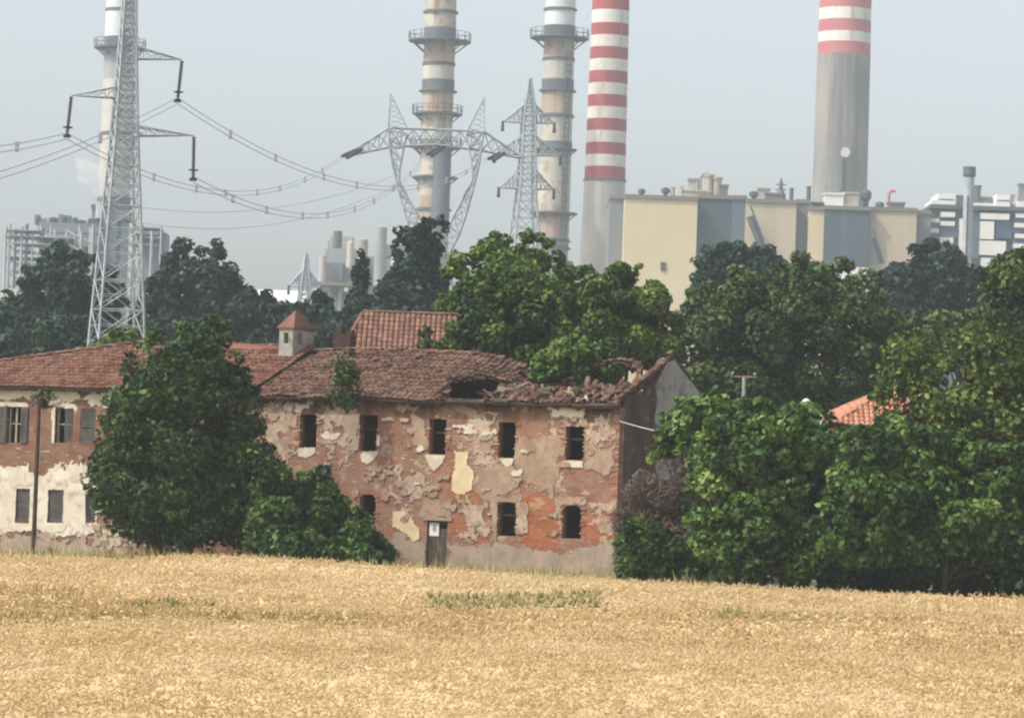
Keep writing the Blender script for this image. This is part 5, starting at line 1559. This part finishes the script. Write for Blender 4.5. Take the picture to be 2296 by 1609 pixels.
plant('creeper', 'small green creeper on top of the lamp pole', 'creeper', [(66, 905), (72, 884), (92, 878), (122, 884), (140, 900), (118, 920), (96, 918)], 148.4, .14, 420, 'leaf_olive', None, False, 7, 'foliage', base_y=915, thick=.4, cl=(.12, .22), tr=.02, tint_bias=.05)
# ---- right-hand shrubs
GS = 'shrubs right of the ruin'
plant('shrub', 'big rounded shrub with bright leaf tips right of the gable', 'shrub', [(1590, 1306), (1560, 1240), (1545, 1150), (1552, 1060), (1566, 1000), (1590, 950), (1640, 920), (1700, 905), (1760, 902), (1830, 908), (1872, 945), (1890, 1000), (1896, 1100), (1900, 1322)], 134.0, .235, 40000, 'leaf_shrub', GS, False, 10, 'foliage', thick=.75, cl=(.3, .75), tr=.12)
plant('shrub', 'widest shrub at the right edge standing over the dark gap along the wheat', 'shrub', [(1860, 1290), (1840, 1180), (1866, 1050), (1890, 990), (1940, 955), (2000, 945), (2070, 955), (2140, 975), (2220, 995), (2420, 1020), (2600, 1030), (2600, 1290), (2200, 1260), (2040, 1270)], 130.5, .235, 62000, 'leaf_shrub', GS, False, 11, 'foliage', thick=.7, cl=(.3, .8), tr=.12, tint_bias=-.02)
plant('shrub', 'olive green tall shrub behind the widest shrub at the right edge', 'shrub', [(1985, 1010), (1972, 920), (1962, 850), (1972, 795), (2010, 765), (2060, 745), (2120, 748), (2170, 735), (2230, 740), (2290, 745), (2430, 740), (2640, 750), (2640, 1340), (1960, 1330), (1960, 1060)], 139.0, .24, 56000, 'leaf_olive', GS, False, 12, 'foliage', thick=.7, cl=(.3, .75), tr=.12)
plant('shrub', 'light green fig like sprouts leaning over the shaded gable wall', 'shrub', [(1452, 1046), (1462, 1000), (1492, 940), (1520, 905), (1560, 886), (1610, 888), (1648, 905), (1640, 945), (1590, 962), (1560, 1010), (1530, 1000), (1505, 1025), (1478, 1052)], 139.0, .30, 4600, 'leaf_shrub', GS, False, 13, 'foliage', thick=.7, cl=(.22, .5), tr=.06, tint_bias=.12)
plant('shrub', 'low green shrub at the foot of the gable wall', 'shrub', [(1385, 1294), (1388, 1230), (1402, 1190), (1430, 1168), (1470, 1180), (1530, 1215), (1570, 1240), (1610, 1306)], 137.0, .22, 9000, 'leaf_shrub', GS, False, 14, 'foliage', thick=.6, cl=(.22, .5), tr=.06, tint_bias=-.1)
plant('shrub', 'low dark shrub added to blacken the shaded gap under the widest shrub along the wheat', 'shrub', [(1840, 1346), (1850, 1180), (1960, 1130), (2200, 1150), (2420, 1170), (2420, 1372)], 136.5, .28, 14000, 'leaf_deep', GS, False, 16, 'foliage', thick=.6, cl=(.3, .6), tr=.08, tint_bias=-.1)  # dark filler added where only shadow lies under the widest shrub
plant('dry_thicket', 'brown leafless bramble thicket between the gable and the big rounded shrub', 'thicket', [(1392, 1290), (1386, 1130), (1410, 1080), (1460, 1056), (1530, 1030), (1580, 1045), (1600, 1150), (1620, 1304)], 138.0, .32, 16000, 'leaf_brown', None, False, 15, 'twigs', thick=.6, cl=(.25, .6), tr=.05, slim=.13)
# ---- trees behind the ruin
GT = 'trees behind the ruined farmhouse'
plant('broadleaf_tree', 'bright green tree with sunlit top behind the back roof', 'tree', [(995, 790), (985, 690), (1000, 630), (1022, 590), (1060, 556), (1092, 540), (1112, 520), (1140, 538), (1165, 548), (1188, 522), (1212, 530), (1232, 560), (1262, 585), (1290, 630), (1306, 700), (1300, 830)], 182.0, .25, 38000, 'leaf_bright', GT, seed=20, thick=.8, cl=(.45, 1.05))
plant('broadleaf_tree', 'bright rounded tree right of the first one below the beige hall', 'tree', [(1262, 830), (1262, 690), (1276, 620), (1310, 606), (1350, 610), (1384, 592), (1420, 586), (1446, 612), (1466, 644), (1492, 660), (1508, 710), (1515, 780), (1490, 840)], 178.0, .25, 32000, 'leaf_bright', GT, seed=21, thick=.8, cl=(.4, 1.0), tint_bias=-.1)
plant('broadleaf_tree', 'dark green tree pushing up out of the collapsed roof', 'tree', [(944, 778), (950, 742), (985, 735), (1006, 752), (1024, 715), (1052, 672), (1090, 648), (1150, 640), (1212, 648), (1242, 690), (1250, 760), (1244, 850), (1180, 846), (1100, 812), (1020, 790)], 160.5, .23, 21000, 'leaf_deep', GT, seed=22, thick=.7, cl=(.35, .8), tint_bias=.18)
plant('bush', 'dark bush growing inside the roofless end of the ruin', 'bush', [(1196, 852), (1206, 800), (1236, 770), (1268, 756), (1300, 766), (1340, 776), (1380, 796), (1398, 838), (1340, 862), (1260, 866)], 150.6, .22, 12000, 'leaf_shrub', None, False, 23, 'foliage', base_y=890, thick=.6, cl=(.25, .55), tr=.07, tint_bias=.1)
plant('broadleaf_tree', 'wide layered grey green tree right of the ruin below the halls', 'tree', [(1510, 930), (1490, 860), (1500, 770), (1524, 705), (1560, 660), (1600, 640), (1640, 615), (1700, 600), (1760, 598), (1800, 585), (1850, 580), (1880, 600), (1920, 608), (1955, 640), (1985, 690), (2018, 735), (2010, 800), (1985, 870), (1950, 930), (1700, 960)], 196.0, .28, 58000, 'leaf_grey', GT, seed=24, thick=.75, cl=(.5, 1.25), tr=.35, tint_bias=.04)
plant('broadleaf_tree', 'dark tree at the right edge beneath the white panelled block', 'tree', [(2168, 790), (2180, 700), (2190, 640), (2205, 610), (2230, 580), (2262, 562), (2300, 556), (2420, 560), (2600, 600), (2640, 800)], 192.0, .32, 22000, 'leaf_olive', GT, seed=25, thick=.7, cl=(.45, 1.0), tint_bias=-.16)
plant('broadleaf_tree', 'pale green low tree between the bluish tree and the olive shrub', 'tree', [(1985, 820), (2002, 760), (2040, 725), (2080, 705), (2140, 712), (2180, 700), (2230, 690), (2300, 700), (2400, 700), (2400, 840)], 214.0, .38, 11000, 'leaf_grey', GT, seed=26, thick=.6, cl=(.5, 1.1), tint_bias=.14)
GF = 'bluish trees in front of the power plant'
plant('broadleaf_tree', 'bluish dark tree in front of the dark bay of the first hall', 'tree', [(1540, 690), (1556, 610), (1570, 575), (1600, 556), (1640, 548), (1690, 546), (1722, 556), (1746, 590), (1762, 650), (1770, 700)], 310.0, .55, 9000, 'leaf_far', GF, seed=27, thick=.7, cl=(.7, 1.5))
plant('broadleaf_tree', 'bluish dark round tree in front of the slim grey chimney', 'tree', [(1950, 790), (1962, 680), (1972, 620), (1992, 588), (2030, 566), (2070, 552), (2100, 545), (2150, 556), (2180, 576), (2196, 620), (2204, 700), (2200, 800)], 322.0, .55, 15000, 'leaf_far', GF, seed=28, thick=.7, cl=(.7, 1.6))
# ---- the wood on the left
GL = 'trees of the left wood'
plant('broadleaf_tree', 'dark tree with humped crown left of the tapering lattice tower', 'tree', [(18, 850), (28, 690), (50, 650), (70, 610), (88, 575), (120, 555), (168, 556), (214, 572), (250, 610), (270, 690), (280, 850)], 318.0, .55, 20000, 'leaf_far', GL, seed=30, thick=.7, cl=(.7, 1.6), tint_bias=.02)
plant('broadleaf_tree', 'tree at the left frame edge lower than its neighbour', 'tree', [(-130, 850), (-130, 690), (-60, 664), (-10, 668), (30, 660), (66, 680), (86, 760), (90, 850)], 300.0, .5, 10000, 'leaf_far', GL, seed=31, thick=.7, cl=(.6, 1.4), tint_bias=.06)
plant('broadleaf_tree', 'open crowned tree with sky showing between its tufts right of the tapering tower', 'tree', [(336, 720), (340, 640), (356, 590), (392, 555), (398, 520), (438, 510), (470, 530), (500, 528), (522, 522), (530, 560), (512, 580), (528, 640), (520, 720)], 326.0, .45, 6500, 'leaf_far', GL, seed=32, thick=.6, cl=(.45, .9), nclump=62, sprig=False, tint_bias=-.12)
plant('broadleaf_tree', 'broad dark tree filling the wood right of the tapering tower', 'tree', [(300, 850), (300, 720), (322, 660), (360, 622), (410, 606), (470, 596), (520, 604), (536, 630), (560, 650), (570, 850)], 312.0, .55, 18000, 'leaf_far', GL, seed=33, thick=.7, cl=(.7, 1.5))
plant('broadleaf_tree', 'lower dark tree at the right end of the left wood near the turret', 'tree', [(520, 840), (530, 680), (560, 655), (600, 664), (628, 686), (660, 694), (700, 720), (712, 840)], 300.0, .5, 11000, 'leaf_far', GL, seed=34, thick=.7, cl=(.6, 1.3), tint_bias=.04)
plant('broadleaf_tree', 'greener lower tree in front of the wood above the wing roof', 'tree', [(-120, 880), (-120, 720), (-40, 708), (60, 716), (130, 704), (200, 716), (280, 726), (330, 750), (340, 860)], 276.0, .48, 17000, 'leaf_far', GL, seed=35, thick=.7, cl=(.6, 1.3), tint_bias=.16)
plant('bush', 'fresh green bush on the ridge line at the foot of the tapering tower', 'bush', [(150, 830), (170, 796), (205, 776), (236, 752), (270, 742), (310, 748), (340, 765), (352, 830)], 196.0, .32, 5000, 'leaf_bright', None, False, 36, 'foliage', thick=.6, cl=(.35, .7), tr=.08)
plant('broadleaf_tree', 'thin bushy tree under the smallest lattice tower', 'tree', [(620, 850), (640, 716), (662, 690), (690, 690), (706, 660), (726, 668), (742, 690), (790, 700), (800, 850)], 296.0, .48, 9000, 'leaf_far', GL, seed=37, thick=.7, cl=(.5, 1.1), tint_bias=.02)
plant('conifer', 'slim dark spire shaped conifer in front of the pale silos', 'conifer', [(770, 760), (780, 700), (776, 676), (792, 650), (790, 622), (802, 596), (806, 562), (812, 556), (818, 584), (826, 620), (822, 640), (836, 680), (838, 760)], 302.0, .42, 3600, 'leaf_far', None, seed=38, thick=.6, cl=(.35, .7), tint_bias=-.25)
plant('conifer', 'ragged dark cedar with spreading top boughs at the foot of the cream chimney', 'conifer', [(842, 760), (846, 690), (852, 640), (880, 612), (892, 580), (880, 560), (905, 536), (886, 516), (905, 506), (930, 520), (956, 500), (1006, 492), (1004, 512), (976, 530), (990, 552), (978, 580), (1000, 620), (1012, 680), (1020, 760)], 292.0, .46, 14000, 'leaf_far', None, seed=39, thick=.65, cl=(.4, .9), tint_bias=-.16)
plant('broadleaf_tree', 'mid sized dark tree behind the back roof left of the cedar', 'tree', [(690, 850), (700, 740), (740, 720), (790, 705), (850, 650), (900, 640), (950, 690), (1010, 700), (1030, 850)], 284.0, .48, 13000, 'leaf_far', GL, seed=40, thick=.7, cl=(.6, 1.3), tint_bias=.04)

# ================================================================ the wheat
def wheat_field():
    xs = np.linspace(-1, 1, 141); ys = np.concatenate([np.linspace(12, 60, 60), np.linspace(60.6, 150, 150)])
    V = []; 
    T = np.linspace(0, 1, 230)
    half = lambda Y: .20 * Y + 6
    rows = []
    for t in T:
        row = []
        for s in xs:
            # each column of the sheet runs from near to the field edge
            y0 = 14.0; X = None
            Yg = y0 + (128 * t ** 1.15)
            X = s * half(Yg)
            e = edge_d(X)
            Yv = y0 + (e - y0) * t ** 1.15
            row.append((X, Yv))
        rows.append(row)
    A = np.array(rows)
    Z = wheat_top(A[..., 0], A[..., 1]) - .125
    r = np.random.default_rng(3)
    Z = Z + r.uniform(-.05, .05, Z.shape)
    V = np.concatenate([A, Z[..., None]], -1)
    ny, nx = Z.shape
    idx = np.arange(nx * ny).reshape(ny, nx)
    q = np.stack([idx[:-1, :-1], idx[:-1, 1:], idx[1:, 1:], idx[1:, :-1]], -1).reshape(-1, 4)
    Vt = V.reshape(-1, 3)
    # front skirt down to the earth at the far edge
    base = len(Vt); low = V[-1].copy(); low[:, 2] = .02; 
    Vt = np.concatenate([Vt, low])
    li = np.arange(nx) + base
    q2 = np.stack([idx[-1, :-1], idx[-1, 1:], li[1:], li[:-1]], -1)
    q = np.concatenate([q, q2])
    o = np_mesh('wheat_field', Vt, q, np.full(len(q), .5), MAT['straw_base'])
    prop(o, 'dense straw layer of the ripe wheat field', 'field', kind='structure')
wheat_field()

def blades(n, Y, X, top, L, wd, lean, r):
    """ears: slim four sided spindles, nodding"""
    az = r.uniform(0, 2 * math.pi, n) ; el = r.uniform(lean[0], lean[1], n)
    d = np.stack([np.cos(az) * np.cos(el), np.sin(az) * np.cos(el), np.sin(el)], 1)
    s = unit(np.cross(d, r.normal(size=(n, 3)))); u = np.cross(d, s)
    b = np.stack([X, Y, top], 1)
    l = (L * r.uniform(.7, 1.3, n))[:, None]; w = (wd * r.uniform(.8, 1.25, n))[:, None]
    m = b + d * l * .42
    tip = b + d * l
    c1, s1 = -.5, .866
    V = np.stack([b, m + s * w, m + (s * c1 + u * s1) * w, m + (s * c1 - u * s1) * w, tip], 1)
    k = np.arange(n)[:, None] * 5
    T = np.concatenate([k + np.array([t_]) for t_ in ((0, 2, 1), (0, 3, 2), (0, 1, 3), (4, 1, 2), (4, 2, 3), (4, 3, 1))], 0)
    return V.reshape(-1, 3), T
def ears():
    r = np.random.default_rng(9)
    n = 175000
    t = r.uniform(0, 1, n)
    Y = 36 * (142 / 36) ** t                     # denser near the camera, as the eye sees it
    X = r.uniform(-1, 1, n) * (.150 * Y + 2.4)
    ok = Y < edge_d(X) - .05
    X, Y = X[ok], Y[ok]; n = len(X)
    top = wheat_top(X, Y) - .11 + r.normal(0, .03, n) + .07 * np.array([mnoise.noise(Vector((float(a) * 2.4, float(b) * 1.3, 5))) for a, b in zip(X, Y)])
    sc_ = np.clip(Y / 70, .75, 1.35)
    V, T = blades(n, Y, X, top, .15 * sc_, .017 * sc_, (-.7, 1.0), r)
    pat = .05 * np.sin(X * .21 + 2) + .05 * np.sin(Y * .37 + np.sin(X * .3))
    # shade of the hollow across the field painted as olive tint, stronger on the left
    hollow_shade = np.exp(-((Y - 88 - 3 * np.sin(X * .25)) / 9.0) ** 2) * np.clip(.75 - X * .035, .25, 1.1)
    nn = np.array([mnoise.noise(Vector((float(a) * .5, float(b) * .16, 0))) for a, b in zip(X, Y)])
    tint = np.clip(r.normal(.68, 1, n) * 0 + .68 + r.normal(0, 1, n) * np.where(Y < 65, .11, .09) + pat + nn * .3 - hollow_shade * .34, 0, 1)
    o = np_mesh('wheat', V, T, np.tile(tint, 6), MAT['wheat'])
    prop(o, 'ripe golden wheat ears covering the foreground', 'wheat', kind='stuff')
ears()

# weeds and dry grass
def weeds(label, x0, x1, y0, y1, n, mat, hgt, seed, lean=(.3, 1.5), wd=.03, up=.0, name='weeds', cat='weeds'):
    r = np.random.default_rng(seed)
    zt = .85
    px = r.uniform(x0, x1, n); py = r.uniform(y0, y1, n)
    Xs = []; Ys = []
    c = P((x0 + x1) / 2, (y0 + y1) / 2, 100)
    X = np.empty(n); Y = np.empty(n)
    for i in range(n):
        v = ray(px[i], py[i]); t = (zt - H) / v.z
        X[i] = v.x * t; Y[i] = v.y * t
    ok = Y < edge_d(X) + 3
    X, Y = X[ok], Y[ok]; n = len(X)
    top = np.where(Y < edge_d(X), wheat_top(X, Y) - .2, .35) + up
    V, T = blades(n, Y, X, top, np.full(n, hgt), np.full(n, wd), lean, r)
    tint = np.clip(r.normal(.5, .22, n), 0, 1)
    o = np_mesh(name, V, T, np.tile(tint, 6), MAT[mat], None, (float(X.mean()), float(Y.mean()), .5))
    prop(o, label, cat, kind='stuff')
weeds('strip of green weeds in the wheat in front of the farmhouse', 955, 1350, 1322, 1344, 700, 'weed', .26, 1, wd=.05, lean=(.1, 1.3), up=.05)
weeds('small green weeds in the wheat left of the middle', 285, 480, 1326, 1338, 170, 'weed', .22, 2, wd=.045, lean=(.1, 1.2), up=.04)
weeds('dark weed tuft in the wheat below the right shrubs', 1610, 1665, 1358, 1370, 70, 'weed', .28, 3, wd=.05)
weeds('thin weeds scattered along the right part of the wheat', 1420, 2150, 1345, 1372, 150, 'weed', .22, 4, wd=.035)
def verge():
    r = np.random.default_rng(21); n = 5200
    s = r.uniform(-20, 7, n); e = edge_d(s); Y = e + r.uniform(.2, 3.0, n); X = s
    gz = np.array([ground_z(float(a), float(b)) for a, b in zip(X, Y)])
    V, T = blades(n, Y, X, gz + .05, r.uniform(.5, 1.0, n), np.full(n, .022), (.9, 1.55), r)
    o = np_mesh('grass', V, T, np.tile(np.clip(r.normal(.4, .25, n), 0, 1), 6), MAT['drygrass'])
    prop(o, 'dry grass verge between the wheat and the farmhouse', 'grass', kind='stuff')
verge()
